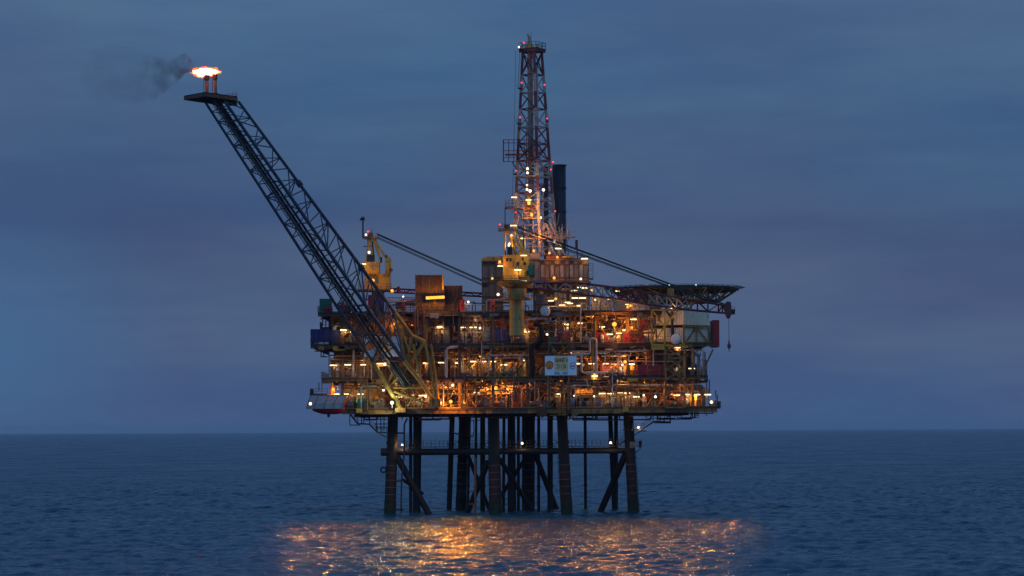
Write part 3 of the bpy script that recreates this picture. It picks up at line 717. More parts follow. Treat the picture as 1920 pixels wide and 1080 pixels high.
mb = MB(); mb.prism([(xw(1070), Z1 - .25), (xw(1172), Z1 - .25), (xw(1172), Z1 - 1.1), (xw(1086), Z1 - 1.1), (xw(1072), Z1 - 2.0)], YF - .45, YF - .2); mb.build('skirt_plate', M['ochre'], DECK[1])
mb = MB(); pbox(mb, 1168, 763, 1178, 772, -8.8, -8.5); pbox(mb, 668, 766, 679, 774, -8.8, -8.4); mb.build('bracket_plate', M['yellow'], DECK[1])
# left and right fringe frames
def fringe(lbl, lines, deckbox, m='darks'):
    t = thing('outrigger_platform', P(*lines[0][0]), lbl, 'outrigger', 'small outrigger platforms on the ends of the decks')
    for l in lines:
        mb = MB(); mb.path([P(*p) for p in l], .1, 6); mb.build('strut', M[m], t)
    a, b, y, Y0, Y1 = deckbox; p, q = P(a, y, Y0), P(b, y, Y0)
    mb = MB(); mb.box(((p.x + q.x) / 2, (Y0 + Y1) / 2, p.z), (q.x - p.x, Y1 - Y0, .2)); mb.build('floor', M['floor'], t)
    mb = MB(); mb.rail([(p.x, Y0, p.z + .1), (q.x, Y0, p.z + .1)], 1.15, .055, 1.0); mb.rail([(p.x if a < 900 else q.x, Y0, p.z + .1), (p.x if a < 900 else q.x, Y1, p.z + .1)], 1.1, .055, 1.0); mb.build('railing', M['darks'], t)
fringe('small railed outrigger above the grey lifeboat shelter on the left end', [[(598, 733, -4), (598, 717, -4)], [(604, 733, -4), (604, 715, -4)], [(582, 741, -4), (582, 733, -4)]], (582, 614, 741, -6, 2))
fringe('outrigger with vent pipes below the blue container on the left end', [[(590, 651, -5), (592, 655, -5), (612, 655, -5)], [(590, 658.5, -5), (612, 658.5, -5)], [(602, 650, -5), (602, 669, -5), (614, 669, -5)], [(607, 650, -5), (607, 668, -5)], [(617, 650, -5), (617, 706, -5)]], (584, 640, 650, -6, 0))
fringe('railed outrigger at the bottom right corner beside the orange lamp', [[(1342, 765, -5), (1342, 732, -5)], [(1345, 765, -4), (1345, 740, -4)], [(1337, 765, -5), (1337, 775, -5), (1290, 775, -5)], [(1325, 750, -5), (1325, 712, -5)], [(1328, 750, -4), (1328, 730, -4)]], (1320, 1351, 765, -6, 2))
fringe('rusty railed outrigger on the right end of the second deck', [[(1322, 706, -4), (1322, 660, -4)], [(1318, 706, -5), (1318, 663, -5)], [(1325, 718, -4), (1325, 680, -4)], [(1302, 660, -3), (1302, 705, -3)], [(1330, 740, -4), (1330, 712, -4)]], (1304, 1327, 716, -6, 2), 'darks')
fringe('thin outrigger frame at the left end under the top deck', [[(605, 592, -5), (605, 612, -5)], [(611, 592, -5), (611, 618, -5)], [(600, 598, -5), (618, 598, -5)], [(603, 614, -5), (617, 614, -5)]], (600, 617, 616, -6, -1))

# ------------------------------------------------------------------ movable equipment on the decks
def container(name, x0, y0, x1, y1, Y, mt, lbl, group='shipping containers and bins on the decks', depth=2.4, door=True):
    a, b = P(x0, y0, Y), P(x1, y1, Y); W, H = b.x - a.x, a.z - b.z
    t = thing(name, ((a.x + b.x) / 2, Y + depth / 2, b.z), lbl, 'container', group); c = ORG[t]
    mb = MB(); mb.box(c + Vector((0, 0, H / 2)), (W - .16, depth - .16, H - .16)); n = int(W / .32)
    for i in range(n): mb.box((a.x + .25 + (W - .5) * i / max(1, n - 1), Y + .06, c.z + H / 2), (.14, .08, H - .36))
    mb.build('body', M[mt], t)
    mb = MB()
    for sx in (-1, 1):
        for sy in (-1, 1): mb.box(c + Vector((sx * (W / 2 - .08), sy * (depth / 2 - .08), H / 2)), (.16, .16, H))
    for zz in (.08, H - .08):
        for sy in (-1, 1): mb.box(c + Vector((0, sy * (depth / 2 - .07), zz)), (W - .34, .13, .15))
        for sx in (-1, 1): mb.box(c + Vector((sx * (W / 2 - .07), 0, zz)), (.13, depth - .34, .15))
    mb.build('corner_frame', M[mt], t)
    if door:
        mb = MB(); s = 1
        for k in (-.3, .3): mb.tube(c + Vector((W / 2 - .5 + k * .6, -depth / 2 - .05, .15)), c + Vector((W / 2 - .5 + k * .6, -depth / 2 - .05, H - .15)), .025, 6)
        mb.build('lock_rod', M['grey'], t)
    return t
container('shipping_container', 582, 617, 617, 641, -7.2, 'blue', 'long blue container on the left end of the third deck')
container('shipping_container', 618, 619, 637, 641, -6.6, 'blue', 'short dark blue container beside the long one on the left end')
container('shipping_container', 919, 613, 957, 640, -7.0, 'blue', 'dark blue container on the third deck left of the crane pedestal')
container('shipping_container', 903, 613, 918, 640, -6.6, 'grey', 'grey box at the left end of the middle blue container')
container('shipping_container', 599, 560, 621, 582, -6.5, 'green', 'green container on the left corner of the top deck')
container('shipping_container', 703.5, 556, 717, 579, -5.0, 'blue', 'narrow blue container standing on the top deck behind the flare boom')
container('shipping_container', 690, 553, 702, 579, -5.6, 'red', 'tall red container on the top deck behind the flare boom')
container('shipping_container', 1195, 684, 1246, 703, -7.0, 'red', 'long red container on the second deck by the yellow stair tower', door=False)
container('shipping_container', 1109, 624, 1141, 642, -6.5, 'red', 'red container on the third deck right of the name board')
container('shipping_container', 1046, 624, 1067, 642, -6.5, 'red', 'dark red container on the third deck above the name board')
container('shipping_container', 1196, 600, 1219, 616, -6.4, 'red', 'red cabin glowing orange beside the white module')
container('shipping_container', 1180, 627, 1206, 643, -6.0, 'red', 'dark red crate under the glowing red cabin')
container('shipping_container', 1005, 552, 1026, 570, -7.0, 'grey', 'grey box behind rails right of the crane pedestal')
container('shipping_container', 1185, 567, 1218, 582, -5.2, 'cream', 'white cabin on the top deck under the long crane boom')
container('shipping_container', 1110, 556, 1148, 581, -4.0, 'beige', 'pale cabin on the top deck left of the long crane boom middle')
container('shipping_container', 1150, 559, 1183, 581, -3.0, 'beige', 'second pale cabin on the top deck, beside the white one')
container('shipping_container', 1040, 545, 1062, 581, -2.0, 'beige', 'tall tan cabin on the top deck under the drilling module')
container('shipping_container', 742, 566, 760, 579, -6, 'darks', 'low dark bin on the top deck left of the heat shield')
container('shipping_container', 1066, 746, 1078, 761, -6.5, 'blue', 'small blue crate on the lowest deck right of centre')
container('shipping_container', 1112, 749, 1127, 762, -6.5, 'blue', 'blue crate beside the round tank on the lowest deck')

EQG = {1: 'lowest deck', 2: 'second deck', 3: 'third deck', 4: 'top deck'}
def hvessel(x0, x1, yc, dia, Y, mt, lv, col):
    a, b = P(x0, yc, Y), P(x1, yc, Y); r = dia / 20; L = b.x - a.x; z0 = LEV[lv]
    t = thing('process_vessel', ((a.x + b.x) / 2, Y, z0)); later(t, f'{col} horizontal vessel on the {EQG[lv]}, @', a.x, lv, 'vessel', 'horizontal process vessels')
    mb = MB(); e = r * .5
    mb.lathe((a.x, Y, a.z), [(0, 0), (r * .5, e * .14), (r * .85, e * .5), (r, e), (r, L - e), (r * .85, L - e * .5), (r * .5, L - e * .14), (0, L)], 18, (1, 0, 0)); mb.build('shell', M[mt], t)
    for k in (.25, .75):
        mb = MB(); mb.box((a.x + L * k, Y, (z0 + a.z - r * .6) / 2), (.3, r * 1.5, max(.2, a.z - r * .6 - z0))); mb.build('saddle', M['steel'], t)
    for k in (.35, .6):
        mb = MB(); mb.tube((a.x + L * k, Y, a.z + r * .9), (a.x + L * k, Y, a.z + r + .5), .18, 10); mb.tube((a.x + L * k, Y, a.z + r + .4), (a.x + L * k, Y, a.z + r + .52), .3, 10); mb.build('nozzle', M['pipeb'], t)
def vtank(x, y0, y1, dia, Y, mt, lv, col):
    p, q = P(x, y1, Y), P(x, y0, Y); z0 = LEV[lv]; H = q.z - z0; r = dia / 20
    t = thing('storage_tank', (p.x, Y, z0)); later(t, f'{col} upright tank on the {EQG[lv]}, @', p.x, lv, 'tank', 'upright tanks')
    mb = MB(); mb.lathe((p.x, Y, z0), [(r * .9, 0), (r * .9, .2), (r, .22), (r, H * .5), (r * 1.03, H * .5), (r * 1.03, H * .53), (r, H * .53), (r, H - r * .35), (r * .8, H - r * .12), (r * .35, H), (0, H)], 18); mb.build('shell', M[mt], t)
    mb = MB(); mb.tube((p.x, Y, z0 + H - .1), (p.x, Y, z0 + H + .35), .12, 8); mb.build('nozzle', M['pipeb'], t)
    mb = MB(); mb.ladder((p.x + r * .5, Y - r - .12, z0), (p.x + r * .5, Y - r - .12, z0 + H * .9), .4); mb.build('ladder', M['ochre'], t)
def skid(x, w, h, Y, mt, lv, col):
    p = P(x, 700, Y); z = LEV[lv]; X = p.x; W = w / 10; H = h / 10
    t = thing('pump_skid', (X, Y, z)); later(t, f'{col} pump skid on the {EQG[lv]}, @', X, lv, 'pump', 'pump skids and small machines')
    mb = MB(); mb.box((X, Y, z + .12), (W, 1.6, .22)); mb.build('base_frame', M['steel'], t)
    mb = MB(); mb.lathe((X - W * .42, Y, z + .24 + H * .3), [(0, 0), (H * .24, .03), (H * .26, .1), (H * .26, W * .38), (H * .15, W * .42), (H * .06, W * .44), (H * .06, W * .56)], 14, (1, 0, 0)); mb.build('motor', M[mt], t)
    mb = MB(); mb.lathe((X + W * .2, Y - .3, z + .24 + H * .3), [(H * .12, -.15), (H * .3, -.1), (H * .3, .5), (H * .12, .55)], 14, (0, 1, 0)); mb.build('pump_casing', M['grey'], t)
    mb = MB(); mb.bend([(X + W * .2, Y, z + H * .5), (X + W * .2, Y, z + H), (X + W * .45, Y, z + H), (X + W * .45, Y, z + .2)], .1, 8); mb.tube((X + W * .2, Y - .2, z + H * .75), (X + W * .2, Y - .4, z + H * .75), .25, 10); mb.build('discharge_pipe', M['pipew'], t)
def cabinet(x, w, h, Y, mt, lv, col):
    X = PX(x, 700, Y); z = LEV[lv]; W = w / 10; H = h / 10
    t = thing('equipment_cabinet', (X, Y, z)); later(t, f'{col} equipment cabinet on the {EQG[lv]}, @', X, lv, 'cabinet', 'equipment cabinets')
    mb = MB(); mb.box((X, Y, z + H / 2 + .08), (W, 1, H)); mb.box((X, Y, z + .05), (W - .1, .9, .08)); mb.build('body', M[mt], t)
    for s in (-1, 1):
        mb = MB(); mb.box((X + s * W / 4, Y - .52, z + H / 2 + .08), (W / 2 - .08, .05, H - .16)); d = mb.build('door', M[mt], t)
        mb = MB(); mb.box((X + s * .08, Y - .58, z + H * .5), (.05, .06, .25)); mb.build('handle', M['darks'], d)
hvessel(888, 946, 734, 18, 0, 'white', 1, 'orange lit white'); hvessel(1078, 1118, 738, 19, -1, 'cream', 1, 'cream'); hvessel(763, 800, 743, 12, 3, 'grey', 1, 'grey'); hvessel(1020, 1052, 748, 11, -3, 'grey', 1, 'grey')
hvessel(930, 965, 690, 13, 3, 'white', 2, 'white'); hvessel(1126, 1160, 691, 12, 2, 'grey', 2, 'grey'); hvessel(766, 812, 690, 13, 1, 'brownp', 2, 'brown'); hvessel(862, 900, 690, 12, 3, 'cream', 2, 'cream')
hvessel(672, 720, 625, 14, 2, 'brownp', 3, 'brown'); hvessel(1060, 1100, 625, 13, 0, 'grey', 3, 'grey'); hvessel(1145, 1180, 622, 13, 1, 'white', 3, 'white')
for a in ((624, 722, 765, 9, -5, 'orange', 1, 'orange'), (699, 748, 765, 8, -4, 'green', 1, 'green'), (667, 745, 765, 8, -5, 'green', 1, 'green'), (976, 725, 765, 12, -3, 'orange', 1, 'orange'), (1158, 728, 765, 9, -3, 'grey', 1, 'grey'), (1208, 742, 765, 8, -4, 'white', 1, 'white'), (1218, 736, 765, 9, -2, 'red', 1, 'dark red'), (857, 735, 765, 10, 0, 'brownp', 1, 'brown'), (1310, 738, 765, 9, -3, 'red', 1, 'dark red'),
          (634, 680, 707, 9, -4, 'white', 2, 'white'), (962, 680, 707, 8, -4, 'grey', 2, 'grey'), (1172, 685, 707, 7, -4, 'yellow', 2, 'yellow'), (1185, 684, 707, 8, -4, 'yellow', 2, 'yellow'), (1100, 682, 707, 9, -2, 'brownp', 2, 'brown'), (1305, 685, 707, 10, -3, 'orange', 2, 'orange'), (1078, 684, 707, 8, -3, 'grey', 2, 'grey'), (848, 676, 707, 9, -2, 'grey', 2, 'grey'),
          (1116, 596, 644, 8, -4, 'yellow', 3, 'yellow'), (1077, 600, 644, 9, -3, 'brownp', 3, 'brown'), (1129, 628, 644, 6, -7, 'cream', 3, 'cream'), (1160, 628, 644, 7, -6.6, 'cream', 3, 'cream'), (1071, 632, 644, 4, -7, 'white', 3, 'white'), (768, 604, 644, 12, 0, 'brownp', 3, 'brown'), (800, 600, 644, 10, -2, 'grey', 3, 'grey'), (820, 607, 644, 9, -3, 'white', 3, 'white'), (883, 604, 644, 9, -2, 'brownp', 3, 'brown')):
    vtank(*a)
for a in ((648, 30, 22, -6, 'green', 1, 'green'), (706, 26, 18, -6, 'grey', 1, 'grey'), (778, 28, 20, -6, 'steel', 1, 'brown'), (803, 24, 18, -5, 'red', 1, 'red'), (905, 26, 20, -6, 'pipeb', 1, 'brown'), (935, 26, 20, -6, 'orange', 1, 'orange'), (1003, 24, 18, -6, 'grey', 1, 'grey'), (1096, 30, 14, -6, 'blue', 1, 'blue'), (1145, 26, 18, -6, 'grey', 1, 'grey'), (1260, 26, 20, -5, 'orange', 1, 'orange'), (1282, 22, 20, -5, 'steel', 1, 'brown'),
          (648, 26, 18, -6, 'grey', 2, 'grey'), (690, 24, 16, -6, 'steel', 2, 'brown'), (875, 28, 18, -6, 'grey', 2, 'grey'), (914, 26, 16, -6, 'pipeb', 2, 'brown'), (950, 24, 18, -6, 'green', 2, 'green'), (1158, 28, 20, -6, 'grey', 2, 'grey'), (1140, 24, 18, -6, 'red', 2, 'red'), (1270, 24, 18, -5, 'steel', 2, 'brown'), (735, 24, 18, -4, 'steel', 2, 'brown'), (1010, 22, 18, -4, 'steel', 2, 'brown'),
          (654, 24, 22, -6, 'yellow', 3, 'yellow'), (760, 26, 18, -5, 'steel', 3, 'brown'), (858, 24, 20, -6, 'steel', 3, 'brown'), (1094, 28, 20, -6, 'steel', 3, 'brown'), (1148, 24, 16, -6, 'grey', 3, 'grey'), (1230, 24, 18, -5, 'darks', 3, 'dark'), (1037, 20, 16, -6, 'steel', 3, 'brown'), (884, 20, 14, -5, 'grey', 3, 'grey'), (975, 22, 16, -8.3, 'grey', 3, 'grey')):
    skid(*a)
for a in ((678, 16, 18, -6.6, 'green', 1, 'green'), (1024, 9, 9, -7, 'teal', 1, 'teal'), (1053, 14, 22, -5, 'brownp', 1, 'brown'), (1173, 14, 20, -5, 'beige', 1, 'tan'), (1300, 12, 22, -5, 'yellow', 1, 'yellow'), (744, 12, 14, -5.5, 'teal', 1, 'teal'), (873, 16, 22, -4, 'brownp', 1, 'brown'), (1275, 12, 24, -4, 'red', 1, 'dark red'),
          (961, 8, 8, -7, 'green', 2, 'green'), (977, 9, 20, -6.5, 'yellow', 2, 'yellow'), (1115, 11, 20, -6.5, 'yellow', 2, 'yellow'), (700, 12, 18, -5, 'grey', 2, 'grey'), (827, 16, 20, -3, 'brownp', 2, 'brown'), (1206, 16, 18, -3, 'brownp', 2, 'brown'), (1060, 14, 20, -4, 'brownp', 2, 'brown'),
          (1036, 9, 10, -7, 'teal', 3, 'teal'), (870, 13, 20, -5, 'beige', 3, 'tan'), (722, 12, 20, -4, 'beige', 3, 'tan'), (1175, 12, 16, -6.6, 'red', 3, 'red'), (992, 10, 20, -6.2, 'darks', 3, 'dark'), (1112, 12, 14, -5, 'grey', 3, 'grey')):
    cabinet(*a)

# top deck fittings
t = thing('pipe_rack', (xw(800), -5, Z4), 'dark pipe racks with pale pipes along the railing of the top deck', 'pipe rack')
rq = random.Random(9)
for k in range(46):
    x = rq.uniform(725, 1235); L = rq.uniform(1.5, 9); Y = rq.uniform(-7, 4); z0 = Z4 + rq.uniform(.5, 2.6)
    if 940 < x < 1000: continue
    pts = [(xw(x), Y, Z4), (xw(x), Y, z0), (min(xw(x) + L, xw(1240)), Y, z0), (min(xw(x) + L, xw(1240)), Y, Z4)]
    mb = MB(); mb.bend(pts, rq.choice((.06, .1, .14, .2)), 6); mb.build('pipe', M[rq.choice(('pipew', 'darks', 'steel', 'pipeb', 'red', 'ochre'))], t)
t = thing('railing_frame', (xw(750), -7.5, Z4), 'dark tall railing grid in front of the heat shield on the top deck', 'railing')
for zz in (.9, 1.8, 2.7):
    mb = MB(); mb.bar((xw(726), -7.3, Z4 + zz), (xw(778), -7.3, Z4 + zz), .1); mb.build('rail', M['darks'], t)
for k in range(14):
    mb = MB(); X = xw(726 + k * 4); mb.bar((X, -7.3, Z4), (X, -7.3, Z4 + 2.7), .07); mb.build('post', M['darks'], t)
for x, h, dd, c, l in ((643, 1.9, 1.0, 'red', 'bright red drum behind the flare boom on the top deck'), (612, 1.2, .8, 'red', 'small red pump in front of the green container'), (620, 1.0, .8, 'red', 'second small red machine right of the green container'), (652, 1.2, 1.0, 'red', 'low red machine under the flare boom chords'), (868, 2.4, 1.0, 'red', 'red lit cylinder at the right end of the heat shield'), (757, 1.6, .8, 'red', 'red valve block left of the heat shield'), (1096, 1.6, 1.2, 'grey', 'grey drum on the top deck below the crane boom'), (925, 2.2, .9, 'red', 'red drum left of the crane ring platform')):
    t = thing('drum', (xw(x), -6.8, Z4), l, 'drum', 'drums and small machines on the top deck')
    mb = MB(); mb.lathe((xw(x), -6.8, Z4), [(dd * .6, 0), (dd * .6, .12), (dd * .5, .15), (dd * .5, h * .8), (dd * .42, h * .94), (dd * .2, h)], 14); mb.build('shell', M[c], t)
    mb = MB(); mb.tube((xw(x), -6.8, Z4 + h - .05), (xw(x), -6.8, Z4 + h + .25), .1, 8); mb.tube((xw(x) - .3, -7.3, Z4 + h * .5), (xw(x) + .3, -7.3, Z4 + h * .5), .07, 6); mb.build('valve', M['darks'], t)

# heat shields
def shield(x0, y0, x1, y1, Y, lbl, edge):
    t = thing('heat_shield', P((x0 + x1) / 2, y1, Y), lbl, 'heat shield', 'brown heat shields on the top deck')
    mb = MB(); pbox(mb, x0, y0, x1, y1, Y, Y + .25)
    mb.build('panel', M['brownp'], t)
    mb = MB()
    for k in range(5):
        X = x0 + (x1 - x0) * k / 4; pbox(mb, X - .7, y0, X + .7, y1, Y - .1, Y - .01)
    for yy in (y0 + .6, (y0 + y1) / 2, y1 - .6): mb.bar(P(x0, yy, Y - .16), P(x1, yy, Y - .16), .09)
    mb.bar(P(x0, y0, Y - .2), P(x1 * .6 + x0 * .4, (y0 + y1) / 2, Y - .2), .07); mb.bar(P(x1 - 4, y0 + 2, Y - .22), P((x0 + x1) / 2, (y0 + y1) / 2, Y - .22), .07)
    mb.build('stiffener', M['steel'], t)
    if edge:
        mb = MB(); pbox(mb, x1 - 3, y0, x1, y0 + 27, Y - .5, Y - .24); mb.build('edge_post', M['yellow'], t)
shield(779, 515.5, 832, 597, -7.6, 'tall brown heat shield with a row of orange floodlights', True)
shield(833, 535.5, 867, 612, -6.6, 'lower brown heat shield right of the floodlights', False)
t = thing('flood_bar', P(816, 559, -9), 'row of five blazing orange floodlights on the tall heat shield', 'floodlights')
mb = MB(); mb.bar(P(798, 561, -8.6), P(834, 560, -8.6), .12); mb.bar(P(815, 561, -8.6), P(815, 580, -7.9), .12); mb.build('bracket', M['steel'], t)
for k in range(5):
    mb = MB(); c = P(802 + k * 7, 558.6 - k * .35, -9); mb.box(c + Vector((0, .28, .1)), (.56, .3, .5)); h = mb.build('floodlight', M['darks'], t)
    mb = MB(); mb.box(c, (.66, .2, .52)); mb.build('lens', E['bigo'], h); point(t, P(802 + k * 7, 558.6 - k * .35, -9.6) - ORG[t], (1, .40, .04), 240)

# name boards
def text(body, size, c, mt, parent, name='lettering', xs=1.0, bold=.0, depth=.015, fit=None):
    cu = bpy.data.curves.new('text', 'FONT'); cu.body = body; cu.size = size; cu.align_x = 'CENTER'; cu.align_y = 'CENTER'; cu.extrude = depth; cu.offset = bold
    ob = bpy.data.objects.new('text', cu); C.objects.link(ob); dg = bpy.context.evaluated_depsgraph_get(); dg.update()
    me = bpy.data.meshes.new_from_object(ob.evaluated_get(dg)); bpy.data.objects.remove(ob); bpy.data.curves.remove(cu)
    if fit:
        q = [v.co.x for v in me.vertices]; xs = fit / (max(q) - min(q)); me.transform(Matrix.Translation((-(max(q) + min(q)) / 2, 0, 0)))
    me.transform(Matrix.Translation(Vector(c) - ORG[parent]) @ Matrix.Rotation(R(90), 4, 'X') @ Matrix.Diagonal((xs, 1, 1, 1)))
    me.materials.clear(); me.materials.append(mt); me.name = name
    o = bpy.data.objects.new(name, me); C.objects.link(o); o.parent = parent; ORG[o] = ORG[parent]; return o
SB = mat('board_pale', (.72, .78, .82), .5, var=.05, dirt=(.33, .36, .38), dirt_amt=.05)
SY = mat('board_yellow', (.82, .52, .22), .5, var=.06); SK = mat('letter_black', (.02, .02, .02), .6, var=.05); SBl = mat('letter_blue', (.03, .06, .26), .6, var=.05)
SRd = mat('emblem_red', (.55, .05, .03), .5, var=.05); SYe = mat('emblem_yellow', (.80, .34, .02), .5, var=.05)
def board(cx, cy, W, H, Y, lbl):
    o = P(cx, cy, Y); t = thing('name_board', o + Vector((0, 0, -H / 2)), lbl, 'sign', 'name boards of the platform')
    mb = MB(); mb.box(o, (W, .1, H)); mb.build('panel', SB, t)
    mb = MB(); mb.box(o + Vector((.02 * W, -.065, .10 * H)), (.43 * W, .03, .76 * H)); y = mb.build('centre_panel', SY, t)
    text('GANNET A', H * .30, o + Vector((.02 * W, -.1, .27 * H)), SK, t, fit=.405 * W, bold=.012)
    text('21 / 25', H * .30, o + Vector((.02 * W, -.1, -.05 * H)), SK, t, fit=.29 * W, bold=.012)
    text('SHELL - ESSO', H * .19, o + Vector((0.01 * W, -.08, -.40 * H)), SBl, t, fit=.43 * W, bold=.008)
    # fan shaped emblem
    c = o + Vector((-.36 * W, -.07, .0)); r = H * .215
    def fan(s): return [(c.x + s * r * 1.0 * math.sin(a), c.z + s * r * (.15 + 1.0 * math.cos(a))) for a in [R(v) for v in range(-112, 113, 16)]] + [(c.x + s * r * .45, c.z - s * r * .9), (c.x - s * r * .45, c.z - s * r * .9)]
    mb = MB(); mb.prism(fan(1.0), c.y - .01, c.y + .02); e = mb.build('emblem', SRd, t)
    mb = MB(); mb.prism(fan(.78), c.y - .03, c.y - .012); mb.build('emblem_fan', SYe, e)
    mb = MB()
    for a in (-62, -36, -12, 12, 36, 62): mb.bar(c + Vector((.1 * r * math.sin(R(a)), -.045, -.62 * r)), c + Vector((.74 * r * math.sin(R(a)), -.045, r * (.12 + .74 * math.cos(R(a))))), .035)
    mb.build('emblem_rib', SRd, e)
    c = o + Vector((.372 * W, -.07, -.01 * H)); mb = MB(); n = 28
    for i in range(n):
        a0, a1 = 2 * PI * i / n, 2 * PI * (i + 1) / n
        mb.bar(c + Vector((math.cos(a0) * W * .088, 0, math.sin(a0) * H * .165)), c + Vector((math.cos(a1) * W * .088, 0, math.sin(a1) * H * .165)), .02, .1)
    mb.build('ring_emblem', SBl, t)
    text('Esso', H * .17, c + Vector((0, -.01, 0)), SRd, t, 'ring_lettering', fit=.12 * W, bold=.012)
    mb = MB()
    for k in (-.4, 0, .4): mb.bar(o + Vector((k * W, .12, H * .48)), o + Vector((k * W, .12, -H * .48)), .12)
    mb.build('frame', M['steel'], t)
board(1051.5, 685.5, 5.82, 3.55, -9.6, 'pale blue name board with yellow centre panel on the front, clear of the flare boom')
board(716.5, 649.5, 6.6, 3.75, -9.4, 'white name board partly hidden behind the flare boom')

# microwave dishes
def dish(x, y, d, Y, lbl):
    c = P(x, y, Y); t = thing('radio_dish', c, lbl, 'dish', 'white drum shaped radio dishes'); r = d / 20
    ax = Vector((-.42, -.9, 0)).normalized()
    mb = MB(); mb.lathe(c + ax * .2, [(r * .96, 0), (r, -.02), (r, -.5), (r * .7, -.75), (r * .25, -.85)], 24, ax); mb.lathe(c + ax * .2, [(r * .98, 0), (r * .9, .08), (r * .5, .14), (0, .16)], 24, ax); mb.build('drum', M['white'], t)
    mb = MB(); mb.bar(c - ax * .7, c - ax * 1.6 + Vector((0, 0, -.3)), .2); mb.tube(c - ax * 1.6 + Vector((0, 0, -1.3)), c - ax * 1.6 + Vector((0, 0, 1)), .12, 8); mb.build('bracket', M['steel'], t)
dish(1022, 583, 18.5, -9.8, 'white radio dish above the name board right of the crane pedestal'); dish(1267, 636, 19, -10.2, 'white radio dish in front of the white module')

# white module on the right with yellow frame
def module():
    Yc = -8.5; zb, zt = PZ(649, Yc), PZ(583, Yc)
    xc = xw(1283, Yc)                       # near corner, the module stands turned
    xr, xl = xw(1335, Yc), xw(1210, Yc)
    t = thing('white_module', (xc, Yc, zb), 'tall white clad module with two faces, right of the yellow crossed bracing', 'module')
    def block(z0, z1, g=.0):
        A = (xc, Yc + g); B = (xr, Yc + 4.2); L = (xl, Yc + 3.6)
        return [A, B, (xr - .2, Yc + 16), (xl, Yc + 16), L][:], z0, z1
    mb = MB(); p, _, _ = block(0, 0); mb.slab(p, PZ(613, Yc) + .25, zt); mb.build('upper_wall', M['cream'], t)
    mb = MB(); mb.slab([(x, y + .35) for x, y in p], zb + .1, PZ(613, Yc) - .25); mb.build('lower_wall', M['cream'], t)
    A, B, L = Vector((xc, Yc, 0)), Vector((xr, Yc + 4.2, 0)), Vector((xl, Yc + 3.6, 0))
    up = lambda v, z: Vector((v.x, v.y - .12, z))
    zm = PZ(613, Yc)
    for nm, a, b, za, zb2 in (('rail_beam', A, B, zm, zm), ('rail_beam', A, B, zb + .12, zb + .12), ('rail_beam', A, L, zb + .12, zb + .12), ('corner_post', A, A, zb, zm + .3), ('corner_post', B, B, zb, zm + .2)):
        mb = MB(); mb.bar(up(a, za), up(b, zb2), .34, .42); mb.build(nm, M['ochre'], t)
    mid = (A + B) / 2; mb = MB(); mb.bar(up(mid, zb), up(mid, zm), .22); mb.build('corner_post', M['ochre'], t)
    for q in (A, B):
        mb = MB(); mb.bar(up(mid, zm - .1) , up(q, zb + .1), .2); mb.build('brace', M['ochre'], t)
    for k in (.28, .30, .32, .62, .64):
        mb = MB(); v = A.lerp(L, k); mb.path([up(v, zt - .2), up(v, zm + 1)], .09, 6); mb.build('cable', M['pipeb'], t)
    mb = MB(); mb.box(((xc + xl) / 2, Yc + 8, zt + .06), (4, 6, .1)); mb.build('roof_plate', M['grey'], t)
    mb = MB(); mb.tube((xw(1262), Yc + 1.2, zm + 1.5), (xw(1250), Yc + 2.0, zm + 3.3), .35, 10); mb.tube((xw(1262), Yc + 1.2, zm + 1.5), (xw(1263), Yc + 1.2, zb + 1), .3, 10); mb.build('duct', M['darks'], t)
    # red blast wall to the right
    o = MB(); pbox(o, 1336, 600, 1349, 650, -3.4, 3); o = o.build('blast_wall', M['red']); tag(o, 'tall dark red panel sticking out behind the right end of the white module', 'panel')
    # yellow crossed frame on the left of it
    t = thing('yellow_frame', P(1245, 645, -9.5), 'yellow crossed steel frame standing in front of the white module', 'frame')
    Y = -9.5
    for a, b, wd in (((1222, 581), (1277, 581), .3), ((1222, 582), (1222, 645), .34), ((1246, 582), (1246, 645), .34), ((1224, 583), (1245, 612), .28), ((1270, 583), (1247, 612), .28), ((1245, 613), (1227, 642), .24), ((1222, 646), (1290, 650), .36), ((1158, 596), (1222, 596), .14), ((1245, 616), (1222, 616), .2)):
        mb = MB(); mb.bar(P(*a, Y), P(*b, Y), wd); mb.build('bar', M['yellow'], t)
    t = thing('railed_balcony', P(1205, 614, -9), 'orange lit railed balcony in front of the red cabin', 'balcony')
    mb = MB(); mb.box(P(1205, 625, -8.5), (4.6, 1.6, .2)); mb.build('floor', M['ochre'], t)
    mb = MB(); p, q = P(1183, 624, -9.2), P(1228, 624, -9.2); mb.rail([p, q], 1.25, .09, .9); mb.build('railing', M['ochre'], t)
    for x in (1196, 1206, 1216):
        mb = MB(); mb.bar(P(x, 626, -8.8), P(x, 643, -8.8), .2); mb.build('post', M['ochre'], t)
    # strut under the overhang
    o = MB(); o.bar(P(1337, 655, -5), P(1312, 708, -5), .3); o = o.build('diagonal_strut', M['ochre']); tag(o, 'long yellow strut running down from under the white module', 'strut')
    o = MB(); o.lathe(P(1293, 736, -3), [(1.0, 0), (1.0, 7.9)], 20); o.tube(P(1293, 690, -3), P(1293, 688, -3), 1.1, 20)
    o = o.build('caisson', M['black']); tag(o, 'dark round caisson between the yellow stair tower and the right edge', 'caisson')
module()
